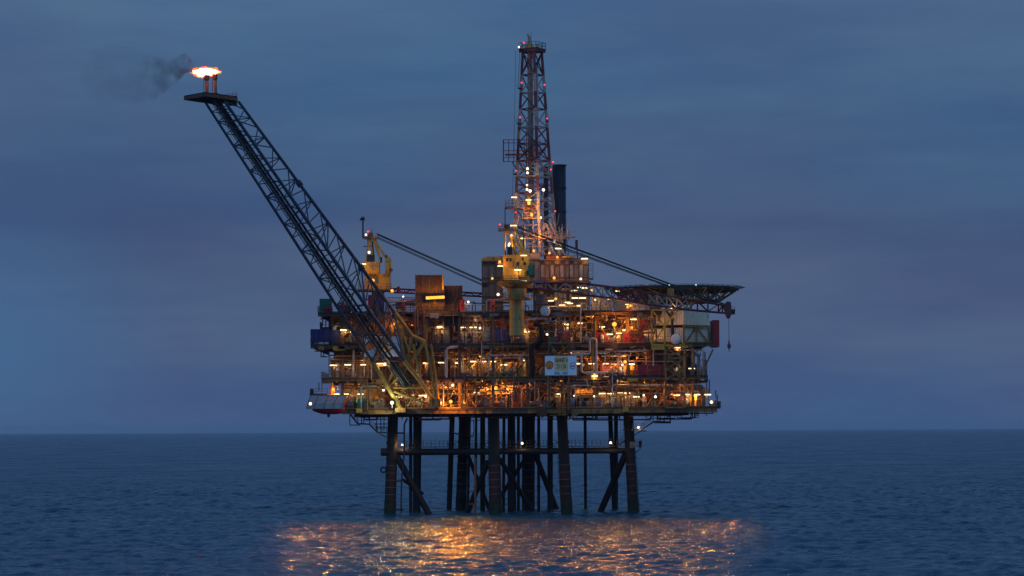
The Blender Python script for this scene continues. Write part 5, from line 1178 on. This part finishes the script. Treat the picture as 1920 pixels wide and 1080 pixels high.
# ------------------------------------------------------------------ drilling tower, module and exhaust
def derrick():
    Y = 8; zs = lambda y: P(1000, y, Y).z
    t = thing('drilling_derrick', P(1003, 478, Y), 'tall tapering lattice drilling derrick banded red and white', 'derrick')
    k = (D0 + Y) / FPX; th = R(34)
    def corner(y, i):
        # total width in picture px at height y; centre line
        W = np.interp(y, [95, 240, 300, 400, 478], [35, 53, 60, 72, 84]); cx = np.interp(y, [95, 300, 478], [998, 1000.5, 1004])
        s = W / (math.cos(th) + math.sin(th)) * k / 2; c = P(cx, y, Y); a = [(-1, -1), (1, -1), (1, 1), (-1, 1)][i]
        return c + Vector((a[0] * s * math.cos(th) + a[1] * s * math.sin(th), -a[0] * s * math.sin(th) + a[1] * s * math.cos(th), 0))
    lev = [98, 141, 174, 205, 239, 270, 302, 332, 362, 392, 424, 450, 478]
    col = ['dred', 'dwhite', 'dred', 'dwhite', 'dred', 'dred', 'dwhite', 'dred', 'dwhite', 'dwhite', 'dwhite', 'dwhite']
    for j in range(len(lev) - 1):
        y0, y1 = lev[j], lev[j + 1]; m_ = M[col[j]]
        for i in range(4):
            mb = MB(); mb.bar(corner(y0, i), corner(y1, i), .52); mb.build('leg', m_, t)
        mb = MB()
        for i in range(4):
            n = (i + 1) % 4; a0, a1, b0, b1 = corner(y0, i), corner(y1, i), corner(y0, n), corner(y1, n)
            mb.bar(a1, b1, .2)
            if j == 0 or j in (5, 6, 8): mb.bar(a0, b1, .17); mb.bar(b0, a1, .17)
            elif j % 2: mb.bar(b0, a1, .17)
            else: mb.bar(a0, b1, .17)
            if j > 5: mb.bar((a0 + a1) / 2, (b0 + b1) / 2, .13)
        mb.build('bracing', m_, t)
    c = P(998, 96, Y)
    mb = MB(); mb.box(c, (3.9, 3.4, .5), -th); mb.build('crown_platform', M['dred'], t)
    mb = MB()
    w2 = 1.95; pts = [c + Matrix.Rotation(-th, 3, 'Z') @ Vector((a * w2, b * 1.7, .25)) for a, b in ((-1, -1), (1, -1), (1, 1), (-1, 1), (-1, -1))]
    mb.rail(pts, 1.3, .07, .9); mb.build('railing', M['darks'], t)
    mb = MB(); mb.lathe(c + Vector((-.5, 0, .3)), [(.9, 0), (.9, .5), (.6, .9)], 14); mb.tube(c + Vector((.6, -.6, .5)), c + Vector((1.2, -.6, .5)), .5, 12); mb.build('crown_block', M['yellow'], t)
    mb = MB(); mb.tube(P(993, 92, Y), P(993, 68, Y), .22, 8); mb.tube(P(991, 92, Y), P(990.5, 65, Y), .12, 6); mb.box(P(990, 65, Y), (.4, .3, .3)); mb.tube(P(996, 90, Y), P(996, 60, Y), .05, 5); mb.build('mast', M['dwhite'], t)
    mb = MB(); mb.tube(P(993, 95, Y), P(995, 380, Y), .45, 10); mb.build('guide_pipe', M['dwhite'], t)
    mb = MB(); mb.tube(P(997, 95, Y - .6), P(1001, 400, Y - .6), .14, 6); mb.tube(P(1007, 130, Y - 2), P(1009, 400, Y - 2.4), .16, 6); mb.tube(P(988, 230, Y - 1), P(986, 400, Y - 1), .12, 6); mb.build('standpipe', M['dwhite'], t)
    mb = MB(); mb.ladder(P(977.5, 92, Y - 1), P(974, 155, Y - 1), .55); mb.build('ladder', M['darks'], t)
    mb = MB(); mb.ladder(P(1030, 300, Y - .5), P(1038, 400, Y - .5), .6); mb.build('ladder', M['dwhite'], t)
    mb = MB(); mb.ladder(P(1013, 300, Y - 2), P(1012, 420, Y - 2), .7); mb.build('ladder', M['darks'], t)
    for x, y, w_, h in ((971, 92, 6, 6), (971, 166, 9, 8), (969, 232, 8, 9), (962, 327, 7, 9), (1023, 228, 6, 8)):
        mb = MB(); a, b = P(x, y, Y - 1), P(x + w_, y, Y - 1); mb.rail([a, b], h / 10, .06, .5); mb.box((a + b) / 2, (b.x - a.x, .8, .12)); mb.build('small_platform', M['darks'], t)
    mb = MB(); mb.tube(P(967, 95, Y), P(964, 270, Y), .035, 4); mb.tube(P(964, 270, Y), P(960, 400, Y), .035, 4); mb.build('guy_line', M['black'], t)
    # monkey board cage
    mb = MB(); x0, x1, y0, y1 = 944, 1022, 262, 303
    for Yy in (Y - 4.2, Y - 1.2):
        for x in np.linspace(x0, x1, 9): mb.bar(P(x, y0 if x < 965 or Yy < Y - 2 else y0 + 8, Yy), P(x, y1, Yy), .15 if x > 945 else .22)
        for y in (y0, y0 + 6, (y0 + y1) / 2, y1 - 8, y1): mb.bar(P(x0, y, Yy), P(x1 if y > 270 else 1002, y, Yy), .11)
    for x in np.linspace(x0, x1, 9):
        mb.bar(P(x, y1, Y - 4.2), P(x, y1, Y - 1.2), .12); mb.bar(P(x, (y0 + y1) / 2, Y - 4.2), P(x, (y0 + y1) / 2, Y - 1.2), .1)
    mb.build('monkey_board', M['dred'], t)
    mb = MB(); mb.box(P(972, 290, Y - 2.7), (5.0, 2.6, .12)); mb.build('board_floor', M['steel'], t)
    mb = MB(); pbox(mb, 972, 246, 975, 260, Y - 3, Y - 2.7); mb.build('wind_flag', M['yellow'], t)
    mb = MB(); mb.bar(P(960, 303, Y - 3), P(969, 318, Y - 1), .14); mb.build('bracket', M['darks'], t)
    # travelling block and gear inside, lamplight put into its orange colour
    mb = MB(); pbox(mb, 983, 378, 1000, 392, Y - 2.2, Y - 1); pbox(mb, 986, 393, 998, 410, Y - 2.2, Y - 1); mb.lathe(P(991, 376, Y - 1.6), [(.5, 0), (.7, .4), (.3, 1.3)], 10); mb.build('top_drive', M['orange'], t)
    for y, x0, x1 in ((390, 947, 1015), (399, 982, 1016), (409, 980, 1018), (447, 983, 1060), (444, 1020, 1078)):
        mb = MB(); a, b = P(x0, y, Y - 3.4), P(x1, y, Y - 3.4); mb.bar(a, b, .2); mb.box((a + b) / 2 + Vector((0, 1, 0)), (b.x - a.x, 2, .12)); mb.rail([a, b], 1.0, .06, .8, False); mb.build('walkway', M['dwhite'] if y > 395 else M['steel'], t)
    mb = MB(); mb.rail([P(948, 389, Y - 3.4), P(966, 389, Y - 3.4)], 1.4, .06, .5); mb.bar(P(947, 390, Y - 3), P(947, 478, Y - 3), .12); mb.bar(P(981, 390, Y - 3), P(982, 478, Y - 3), .14); mb.build('gallery', M['darks'], t)
    # splayed white feet
    for a, b, r in (((1022, 418), (1010, 478), .45), ((1024, 420), (1052, 479), .42), ((1030, 415), (1060, 479), .3), ((1016, 425), (1042, 479), .28), ((984, 425), (985, 478), .24), ((1000, 415), (999, 478), .22), ((973, 404), (966, 440), .2), ((1036, 400), (1049, 478), .2), ((1005, 430), (1022, 478), .22), ((1048, 425), (1054, 478), .16)):
        mb = MB(); mb.bar(P(*a, Y - 3), P(*b, Y - 3.5), r); mb.build('foot_leg', M['dwhite'], t)
    mb = MB()
    r_ = random.Random(4)
    for i in range(26):
        x, y = r_.uniform(978, 1062), r_.uniform(400, 478); x2, y2 = x + r_.uniform(-10, 10), min(480, y + r_.uniform(5, 30)); mb.bar(P(x, y, Y - r_.uniform(-1, 3)), P(x2, y2, Y - r_.uniform(-1, 3)), r_.choice((.1, .14, .18)))
    mb.build('inner_bracing', M['dwhite'], t)
    mb = MB()
    for x, y0, y1 in ((1054, 420, 455), (1051, 432, 478), (1065, 412, 450)): mb.tube(P(x, y1, Y - 3), P(x, y0, Y - 3), .3, 8, .03)
    mb.build('vent_spike', M['dwhite'], t)
    mb = MB(); mb.bar(P(1040, 444, Y - 3), P(1077, 445, Y - 3), .22); mb.bar(P(1062, 445, Y - 3), P(1066, 478, Y - 3), .14); mb.path([P(1083, 484, Y - 3), P(1081, 450, Y - 3)], .12, 6); mb.bar(P(1081, 450, Y - 3), P(1081, 466, Y - 3), .5, .2); mb.build('aerial', M['darks'], t)
derrick()
def drill_module():
    Y = -1; t = thing('drilling_module', P(1058, 583, Y), 'panelled tan cabin block carrying the drilling derrick, right of the centre crane', 'module')
    mb = MB(); pbox(mb, 1013, 486, 1103, 527, Y, Y + 20); mb.build('wall', M['tan'], t)
    mb = MB(); pbox(mb, 985, 487, 1012.5, 540, Y + .5, Y + 18); mb.build('side_wing', M['beige'], t)
    mb = MB(); xs = np.linspace(1013, 1103, 11)
    for i, x in enumerate(xs): pbox(mb, x - .7, 486, x + .7, 527, Y - .16, Y - .02)
    for y in (487, 495.5, 521, 526.5): pbox(mb, 1013, y - .6, 1103, y + .6, Y - .22, Y - .02)
    mb.build('framing', M['steel'], t)
    for i in range(0, 10, 2):
        mb = MB(); pbox(mb, xs[i] + 1.5, 497, xs[i + 1] - 1.5, 519, Y - .12, Y - .02); mb.build('panel', M['beige'], t)
        mb = MB(); pbox(mb, xs[i] + 1.5, 489, xs[i + 1] - 1.5, 494, Y - .1, Y - .02); mb.build('louvre', M['darks'], t)
    mb = MB(); p, q = P(1025, 485.5, Y), P(1104, 485.5, Y); mb.rail([p, q], 1.1, .06, 1.2); mb.build('railing', M['darks'], t)
    mb = MB(); pbox(mb, 1024, 480, 1053, 485.5, Y + .5, Y + 3); mb.build('roof_unit', M['orange'], t)
    mb = MB(); pbox(mb, 1054, 480, 1076, 485.5, Y + .5, Y + 3); mb.build('roof_unit', M['yellow'], t)
    mb = MB(); pbox(mb, 1088, 481, 1103, 485.5, Y + .5, Y + 3); mb.build('roof_unit', M['darks'], t)
    mb = MB(); pbox(mb, 993, 476, 1013, 486, Y, Y + 3); mb.build('roof_unit', M['grey'], t)
    mb = MB(); a, b = P(1104, 523, Y), P(1112, 523, Y); mb.box((a + b) / 2, (b.x - a.x, 2, .2))
    for z_ in (0, 1, 2): mb.rail([a + Vector((0, 0, z_)), b + Vector((0, 0, z_))], .9, .06, .4, False)
    mb.build('balcony', M['darks'], t)
    mb = MB(); pbox(mb, 1011, 527.5, 1108, 530, Y - .4, Y + 20); mb.build('base_beam', M['steel'], t)
    mb = MB()
    for x in (1016, 1040, 1070, 1100):
        for Yy in (Y + 1, Y + 16): mb.bar(P(x, 530, Yy), Vector((P(x, 530, Yy).x, Yy, Z4)), .5)
    mb.build('support_post', M['ochre'], t)
    mb = MB(); pbox(mb, 1000, 531, 1106, 582.5, Y + 3, Y + 9); mb.build('bulkhead', M['tan'], t)
    rk = random.Random(6)
    for k in range(40):
        x, y = rk.uniform(1002, 1104), rk.uniform(534, 576); mb = MB(); s_ = rk.uniform(3, 16)
        if k % 2: mb.path([P(x, y, Y + rk.uniform(-4, 2.4)), P(x, y + s_, Y)], rk.choice((.08, .12, .2)), 6)
        else: mb.path([P(x, y, Y - rk.uniform(0, 4)), P(x + s_, y, Y - 1)], rk.choice((.08, .12, .2)), 6)
        mb.build('pipe', M[rk.choice(('ochre', 'steel', 'pipew', 'darks', 'dred'))], t)
    t = thing('mud_module', P(922, 583, 1), 'tan panelled block with a yellow roof left of the centre crane', 'module')
    mb = MB(); pbox(mb, 903, 489, 943, 583, 1, 18); mb.build('wall', M['tan'], t)
    mb = MB()
    for x in (903.8, 917, 930, 942): pbox(mb, x - .7, 489, x + .7, 583, .84, .98)
    for y in (490, 496, 521, 530, 556): pbox(mb, 903, y - .6, 943, y + .6, .78, .98)
    mb.build('framing', M['steel'], t)
    mb = MB(); pbox(mb, 904.5, 490.8, 929, 495.2, .9, .98); pbox(mb, 905, 531, 914, 538, .9, .98); mb.build('louvre', M['darks'], t)
    mb = MB(); a = P(903, 489, 1); b = P(943, 489, 1); h = P(903, 481, 1).z
    mb.prism([(a.x, a.z + .02), (b.x, a.z + .02), (b.x, h), (a.x + 1.0, h), (a.x, a.z + .45)], 1, 18); mb.build('roof', M['yellow'], t)
    mb = MB(); mb.bar(P(928, 527, .5), P(945, 508, .5), .2); mb.stair(P(936, 552, -1), P(944, 537, -1), .8); mb.build('stair', M['ochre'], t)
    for x0, x1, l, yt in ((1036.5, 1062, 'wide black exhaust stack rising behind the derrick to its right', 309), (1020, 1029, 'narrow black exhaust stack showing through the derrick', 312)):
        Ys = 16; a = P((x0 + x1) / 2, 530, Ys); b = P((x0 + x1) / 2, yt, Ys); H = b.z - a.z; r = (x1 - x0) / 2 * (D0 + Ys) / FPX
        s = thing('exhaust_stack', a, l, 'stack', 'black exhaust stacks')
        mb = MB(); mb.lathe(a, [(r, 0), (r, H - .05), (r * .9, H - .05), (r * .9, H - 1.0)], 26); mb.build('pipe', M['black'], s)
        mb = MB()
        for kk in (.22, .42, .60, .80, .993): mb.tube(a.lerp(b, kk), a.lerp(b, kk + .006), r * 1.05, 26)
        mb.build('flange', M['black'], s)
drill_module()

# ------------------------------------------------------------------ helideck
def helideck():
    Y0 = 14; c = P(1263, 541, Y0); Rr = 12.6
    t = thing('helideck', c, 'flat dark helicopter deck on yellow trusses at the upper right', 'helideck')
    poly = [(c.x + Rr * math.cos(R(22.5 + 45 * i)) , c.y + Rr * math.sin(R(22.5 + 45 * i))) for i in range(8)]
    poly = [(c.x + Rr * math.cos(R(a)), c.y + Rr * math.sin(R(a))) for a in (0, 38, 80, 122, 165, 200, 245, 285, 325)]
    mb = MB(); mb.slab(poly, c.z - .45, c.z); mb.build('deck_plate', M['darks'], t)
    mb = MB(); n = len(poly)
    for i in range(n):
        a, b = Vector((*poly[i], c.z - .1)), Vector((*poly[(i + 1) % n], c.z - .1)); o = (a + b) / 2 - c; o.z = 0; o = o.normalized()
        mb.bar(a + o * 1.2 + Vector((0, 0, .25)), b + o * 1.2 + Vector((0, 0, .25)), .08)
        for k in range(7): p = a.lerp(b, k / 7); mb.bar(p, p + o * 1.2 + Vector((0, 0, .25)), .07)
        for k in (.35, .7): mb.bar(a + o * 1.2 * k + Vector((0, 0, .1)), b + o * 1.2 * k + Vector((0, 0, .1)), .04)
    mb.build('safety_net', M['darks'], t)
    for i in range(9):
        yy = c.y - 11 + i * 2.75; half = math.sqrt(max(1, Rr ** 2 - (yy - c.y) ** 2)) - .6
        mb = MB(); x = c.x - half
        z0, z1 = c.z - .5, c.z - 2.5
        mb.tube((c.x - half, yy, z0), (c.x + half, yy, z0), .16, 6); mb.tube((c.x - half + 4, yy, z1), (c.x + half * .74, yy, z1), .15, 6); mb.tube((c.x + half * .74, yy, z1), (c.x + half, yy, z0), .15, 6); mb.tube((c.x - half + 4, yy, z1), (c.x - half, yy, z0), .15, 6)
        m_ = max(3, int(half * 2 / 2.4)); xa, xb = c.x - half + 2, c.x + half * .85
        for k in range(m_):
            p, q = xa + (xb - xa) * k / m_, xa + (xb - xa) * (k + 1) / m_
            mb.tube((p, yy, z0), ((p + q) / 2, yy, z1), .09, 6); mb.tube(((p + q) / 2, yy, z1), (q, yy, z0), .09, 6)
        mb.build('truss', M['ochre'], t)
    for x, ya in ((1227, 4), (1305, 4), (1227, 22), (1290, 22), (1180, 10), (1262, 10)):
        X = xw(x); mb = MB(); mb.bar((X, ya, c.z - 1.0), (X, ya, Z4), .45); mb.bar((X, ya, Z4 + 1.6), (X + 3.2, ya, c.z - 1.2), .25); mb.bar((X, ya, Z4 + 1.6), (X - 3.2, ya, c.z - 1.2), .25); mb.build('support_leg', M['ochre'], t)
    mb = MB(); a = P(1252, 541, 0); pbox(mb, 1252, 540, 1264, 556, 1, 4); mb.build('access_cabin', M['ochre'], t)
helideck()

# ------------------------------------------------------------------ lifeboat station
def lifeboat():
    Y = -9.5; t = thing('lifeboat_shelter', P(612, 766, Y), 'grey hipped canopy with pale ribs on the lower left corner', 'shelter')
    sec = [(0, 766.5), (0, 755.5), (9, 741.5)]           # inset of the hip, row
    def ring(y, inset, dY): return [P(575 + inset * .9 - (0 if y < 760 else 0), y, Y + dY), P(645 + inset * .9, y, Y + dY)]
    A0, A1 = P(574.5, 766.8, Y), P(643, 766.8, Y); B0, B1 = P(577, 755.5, Y), P(643, 755.5, Y); C0, C1 = P(583, 741.5, Y + 1.6), P(651, 741.5, Y + 1.6)
    D0_, D1 = P(583, 741.5, Y + 3.4), P(651, 741.5, Y + 3.4)
    mb = MB(); b = .25
    vs = [A0, A1, B1, B0, C0, C1, D0_, D1]; mb.add(vs, [(0, 1, 2, 3), (3, 2, 5, 4), (4, 5, 7, 6)])
    E0, E1 = A0 + Vector((0, 4.6, 0)), P(651, 766.8, Y + 4.6); F0, F1 = B0 + Vector((.3, 4.6, 0)), P(651, 752, Y + 4.6)
    mb.add([A0, B0, C0, D0_, F0, E0], [(0, 1, 2, 3, 4, 5)]); mb.build('canopy', M['canopy'], t)
    mb = MB(); mb.add([A1, B1, C1, D1, F1, E1], [(5, 4, 3, 2, 1, 0)]); mb.build('end_panel', M['red'], t)
    o = Vector((0, -.06, .03))
    for k in (.0, .22, .49, .76, 1.0):
        mb = MB(); mb.bar(A0.lerp(A1, k) + o, B0.lerp(B1, k) + o, .11); mb.bar(B0.lerp(B1, k) + o, C0.lerp(C1, k) + o, .11); mb.build('rib', M['rung'], t)
    mb = MB(); mb.bar(A0 + o, A1 + o, .07); mb.bar(C0 + o, C1 + o, .08); mb.build('edge_trim', M['rung'], t)
    mb = MB(); mb.box(P(640, 752, Y + 6), (2.5, 5, .4)); mb.bar(P(652, 742, Y + 4), P(660, 768, Y + 4), .4); mb.bar(P(647, 741, Y + 2), P(660, 741, Y + 4), .3); mb.bar(P(580, 741, Y + 4), P(650, 741, Y + 4), .3); mb.build('davit_frame', M['ochre'], t)
    t2 = thing('lifeboat', P(612, 777, Y + 2), 'red lifeboat hull hanging under the grey canopy', 'lifeboat')
    mb = MB(); n = 24; secs = []
    for i in range(n + 1):
        k = i / n; x = 587 + 62 * k; w = 1.25 * (1 - (2 * k - 1) ** 4 * .8) ; keel = 777 - 4.5 * abs(2 * k - 1) ** 2.5 - (0 if k > .3 else (1 - k / .3) * 2)
        secs.append((P(x, 766.9, Y + 2.2), P(x, keel, Y + 2.2), w))
    vs = []
    for a, b_, w in secs:
        for s, zf in ((-1, 0), (-.98, .4), (-.7, .85), (0, 1), (.7, .85), (.98, .4), (1, 0)): vs.append(Vector((a.x, a.y + s * w * 1.5, a.z + (b_.z - a.z) * zf)))
    mb.add(vs, [(i * 7 + j, i * 7 + j + 1, (i + 1) * 7 + j + 1, (i + 1) * 7 + j) for i in range(n) for j in range(6)] + [tuple(range(7)), tuple(range(n * 7, n * 7 + 7))[::-1]], True)
    mb.build('hull', M['redhull'], t2)
    mb = MB(); mb.box((vs[3] + vs[-4]) / 2 + Vector((-1.3, 0, .05)), (2.2, .25, .3)); mb.lathe(P(616, 777, Y + 2.2) + Vector((0, 0, -.6)), [(.05, 0), (.3, .3), (.2, .7)], 8); mb.build('keel_gear', M['darks'], t2)
    mb = MB(); mb.box(P(614, 762, Y + 2.2), (5.4, 2.2, 1.6)); mb.build('cabin', M['redhull'], t2)
lifeboat()

# ------------------------------------------------------------------ lamps
LG = 1.3
LIGHT = {'lowo': ((0, -1.1, -.5), (1, .30, .03), 380), 'strip': ((0, -.25, -.28), (1, .54, .17), 88), 'white': ((0, -.4, -.1), (1, .62, .26), 80), 'orange': ((0, -.42, -.1), (1, .33, .04), 250),
         'bigo': ((0, -.6, -.1), (1, .34, .012), 700), 'bigw': ((0, -.6, -.1), (.9, 1, .62), 600), 'red': ((0, -.4, 0), (1, .02, .05), 14), 'green': ((0, -.4, .2), (.4, 1, .6), 6)}
PROTO = {}
def proto(kind, lens, dim=1.0, body='grey'):
    """lamp built once at the origin: lens facing the viewer's side of the rig, bracket behind"""
    nm = {'strip': 'strip_lamp', 'bulk': 'bulkhead_lamp', 'flood': 'floodlight', 'beacon': 'beacon'}[kind.split('_')[0]]
    t = thing(nm, (0, 0, 0))
    mb = MB(); lm = MB()
    if kind.startswith('strip'):
        mb.box((0, .05, .16), (1.35, .34, .12)); mb.tube((-.4, .05, .2), (-.4, .05, .55), .04, 6); mb.tube((.4, .05, .2), (.4, .05, .55), .04, 6)
        lm.box((0, 0, 0), (1.15, .26, .15))
    elif kind.startswith('bulk'):
        mb.box((0, .26, 0), (.5, .16, .5)); mb.tube((0, .3, .1), (0, .3, .8), .05, 6)
        lm.ball((0, 0, 0), .19, 10, 7)
    elif kind.startswith('flood'):
        mb.lathe((0, .1, 0), [(.36, .1), (.36, .25), (.2, .4)], 12, (0, 1, 0)); mb.bar((0, .4, -.1), (0, .5, -1.0), .1)
        lm.ball((0, 0, 0), .33, 12, 7, (1, .55, 1))
    else:
        mb.tube((0, 0, -.5), (0, 0, -.2), .12, 8); lm.ball((0, 0, 0), .17, 8, 6)
    mb.build('housing', M[body], t); lm.build('lens', E[lens], t)
    loc, col, W = LIGHT[lens]
    if lens == 'lowo': spot(t, (0, -.45, -.1), col, 4800)
    else: point(t, loc, col, W * LG * dim)
    if dim >= .9 and lens in ('bigo', 'bigw'): spot(t, (0, -.45, -.1), col, {'bigo': 5200 * dim, 'bigw': 900}[lens] * dim)
    return t
KINDS = {   # key: (proto, lens, cat, label stem, group)
    's': ('strip_1', 'strip', 'warm white strip lamp', 'lamp', 'warm white strip lamps'),
    'w': ('bulk_1', 'white', 'small white lamp', 'lamp', 'small round white lamps'),
    'o': ('bulk_2', 'orange', 'small orange lamp', 'lamp', 'small orange sodium lamps'),
    'O': ('flood_1', 'bigo', 'blazing orange floodlight', 'floodlight', 'orange floodlights'),
    'P': ('flood_3', 'lowo', 'orange corner floodlight', 'floodlight', 'orange corner floodlights'),
    'W': ('flood_2', 'bigw', 'bright white floodlight', 'floodlight', 'white floodlights'),
    'r': ('beacon_1', 'red', 'red warning beacon', 'beacon', 'red warning beacons'),
    'g': ('beacon_2', 'green', 'pale green marker light', 'light', 'green edge lights'),
}
FIRST = {}
def lamp(k, x, y, Y, zone, sc=1.0, dim=1.0):
    pk, lens, stem, cat, grp = KINDS[k]
    if (k, dim) not in FIRST: root = FIRST[k, dim] = proto(pk, lens, dim); new = root
    else:
        root = FIRST[k, dim]; new = root.copy(); C.objects.link(new)
        for ch in list(root.children):
            c = ch.copy(); C.objects.link(c); c.parent = new
    new.location = P(x, y, Y); new.scale = (sc,) * 3
    later(new, f'{stem} {zone}, @', new.location.x, 0, cat, grp)
rl = random.Random(21)
def zone_of(x, y):
    if y < 583: return 'above the top deck'
    if y < 644: return 'between the third and the top deck'
    if y < 703: return 'between the second and the third deck'
    return 'just above the lowest deck'
L = '''
s 644 619;s 652 623;s 656 586;s 824 613;s 868 614;s 887 614;w 900 615;o 738 608;o 986 618;s 987 622;w 1026 627;s 1063 608;s 1064 567;s 1087 573;s 1078 559;s 1092 559;w 1116 562;w 1141 560;s 1177 571;o 1177 576;s 1109 589;s 1088 606;
s 1129 613;O 1152 608;s 1172 619;o 1184 614;s 1188 599;w 1129 632;s 1270 652;s 1143 627;s 1160 625;
s 625 685;s 652 684;s 681 684;s 712 682;w 721 683;w 782 703;s 799 681;s 827 680;s 859 681;s 886 678;s 906 678;s 925 678;s 987 676;w 803 712;s 743 719;s 1084 682;s 1109 682;s 1136 682;s 1153 683;w 1167 684;s 1184 683;o 1172 678;s 1297 691;w 1269 692;s 1115 705;s 1137 706;s 1168 707;w 1308 706;s 945 684;
w 719 731;W 735 755;s 748 744;w 764 744;w 775 742;s 790 742;w 798 743;w 633 728;o 624 729;s 631 739;s 650 739;s 676 739;P 582 757;o 836 727;w 849 722;O 845 753;o 870 753;s 894 736;o 913 728;o 930 727;o 952 729;o 960 732;o 986 733;s 1049 739;w 827 755;s 1129 738;s 1145 738;s 1163 737;s 1176 737;s 1193 744;w 1207 741;w 1229 744;o 1260 738;s 1269 741;s 1288 740;s 1307 740;s 1327 740;P 1334 754;w 1077 742;w 1114 743;
o 923 522;s 938 499;o 937 491;s 971 506;s 982 479;s 981 527;o 1039 521;o 1042 560;s 1033 564;s 1054 572;s 1069 569;w 878 566;w 934 552;s 1088 539;s 1097 540;o 1109 544;s 1077 545;s 1096 485;w 1089 523;s 963 423;w 959 441;w 955 457;W 994 358;W 1019 356;s 964 370;w 989 316;w 989 324;w 988 347;w 988 355;s 991 375;o 992 381;o 1045 482;w 686 440;w 692 473;s 681 495;O 699 526;o 735 545;w 1014 408;w 756 556;s 1156 546;w 1259 577;w 973 88;w 954 460;o 1182 573;
r 937 421;r 982 80;r 978 155;r 975 220;r 1021 159;r 1026 222;r 968 320;r 1033 318;r 967 398;r 1041 396;r 690 434;r 1037 304;g 1255 534;g 1305 534;
o 1030 474;o 1001 470;o 997 402;w 1040 452;o 1012 440;s 1047 466;s 978 447;
w 754 834;w 979 831;w 1145 830;w 1197 801'''
rm = random.Random(17)  # amber lamps added at random inside the decks to even out dark patches
for yy in (598, 606, 664, 670, 716, 722):
    for q in range(7): L += f';o {rm.uniform(650 + q * 88, 735 + q * 88):.0f} {yy + rm.uniform(-3, 3):.0f} in'
for line in L.replace('\n', ';').split(';'):
    if not line.strip(): continue
    k, x, y = line.split()[:3]; x, y = float(x), float(y); deep = line.endswith('in')
    if y > 790: Y, zn = (-.3 if x < 1190 else -2.6), 'on the jacket walkways'
    elif k == 'g': Y, zn = .3, 'along the helideck edge'
    elif 940 < x < 1045 and y < 470 or (k == 'r' and 940 < x < 1045): Y, zn = (3.5 if x > 960 else -9.5), 'on the derrick'
    elif x < 700 and y < 540: Y, zn = .8, 'on the left crane'
    elif 930 < x < 1000 and 415 < y < 530: Y, zn = -12.6, 'on the centre crane'
    elif 1000 < x < 1110 and y < 530: Y, zn = -1.8, 'on the drilling module'
    elif y < 583: Y, zn = rl.uniform(-9, -4.5), zone_of(x, y)
    else: Y, zn = (-9.2 if k in 'OWP' else rl.uniform(-8.2, -4.8)), zone_of(x, y)
    if (x, y) in ((712, 682), (721, 683), (681, 684)): Y = -10.6
    if (x, y) in ((582, 757), (1334, 754), (735, 755)): Y = -11.2
    if y > 715 and 830 < x < 1000 and k == 'o': Y = -5.5
    sc = {'s': rl.uniform(.85, 1.1), 'w': rl.uniform(.9, 1.15), 'o': rl.uniform(1.0, 1.35), 'O': 1.0, 'P': .8, 'W': .95, 'r': .85, 'g': .8}[k]
    if (x, y) == (1152, 608): sc = 1.25
    if (x, y) in ((712, 682), (721, 683), (681, 684)): Y = -10.6
    if (x, y) in ((582, 757), (1334, 754)): sc = .8
    if (x, y) in ((1019, 356), (994, 358)): sc = .8
    if y > 790: sc = .9
    dim = .45 if zn in ('on the derrick', 'on the left crane', 'on the centre crane', 'on the drilling module') else 1.0
    if k == 'W' and zn == 'on the derrick': dim = .1
    if (x, y) == (699, 526): dim = .14
    if zn == 'above the top deck': dim = .45
    if y > 560 and x > 1140 and y < 583 or (x, y) == (1156, 546): dim = .2
    if (x, y) in ((1039, 521), (1089, 523), (923, 522)): dim = .2
    if (x, y) == (845, 753): dim = 1.8
    if (x, y) == (1259, 577): dim = 1.4; Y = -12.2
    if zn == 'on the derrick' and k in 'os' and y > 370: dim = 1.1
    if k in 'wo': sc *= rl.uniform(.75, 1.25)
    if k in 'wso' and dim == 1: dim = rl.choice((.5, 1.0, 1.0, 1.5))
    if deep: Y = rl.uniform(-3.6, -1.2); sc = .62; dim = rl.choice((.3, .5, .8))
    lamp(k, x, y, Y, zn, sc, dim)
finish_labels()

# ------------------------------------------------------------------ haze
def haze():
    m = bpy.data.materials.new('haze'); m.use_nodes = True; t = m.node_tree; t.nodes.clear()
    o = N(t, 'ShaderNodeOutputMaterial'); v = N(t, 'ShaderNodeVolumePrincipled'); v.inputs['Color'].default_value = (.82, .86, .96, 1); v.inputs['Density'].default_value = HAZE
    v.inputs['Anisotropy'].default_value = .0; t.links.new(v.outputs[0], o.inputs['Volume'])
    mb = MB(); mb.box((0, 20000, 46), (34000, 46000, 110)); h = mb.build('haze', m); h['kind'] = 'stuff'
HAZE = 0.000027
if HAZE: haze()
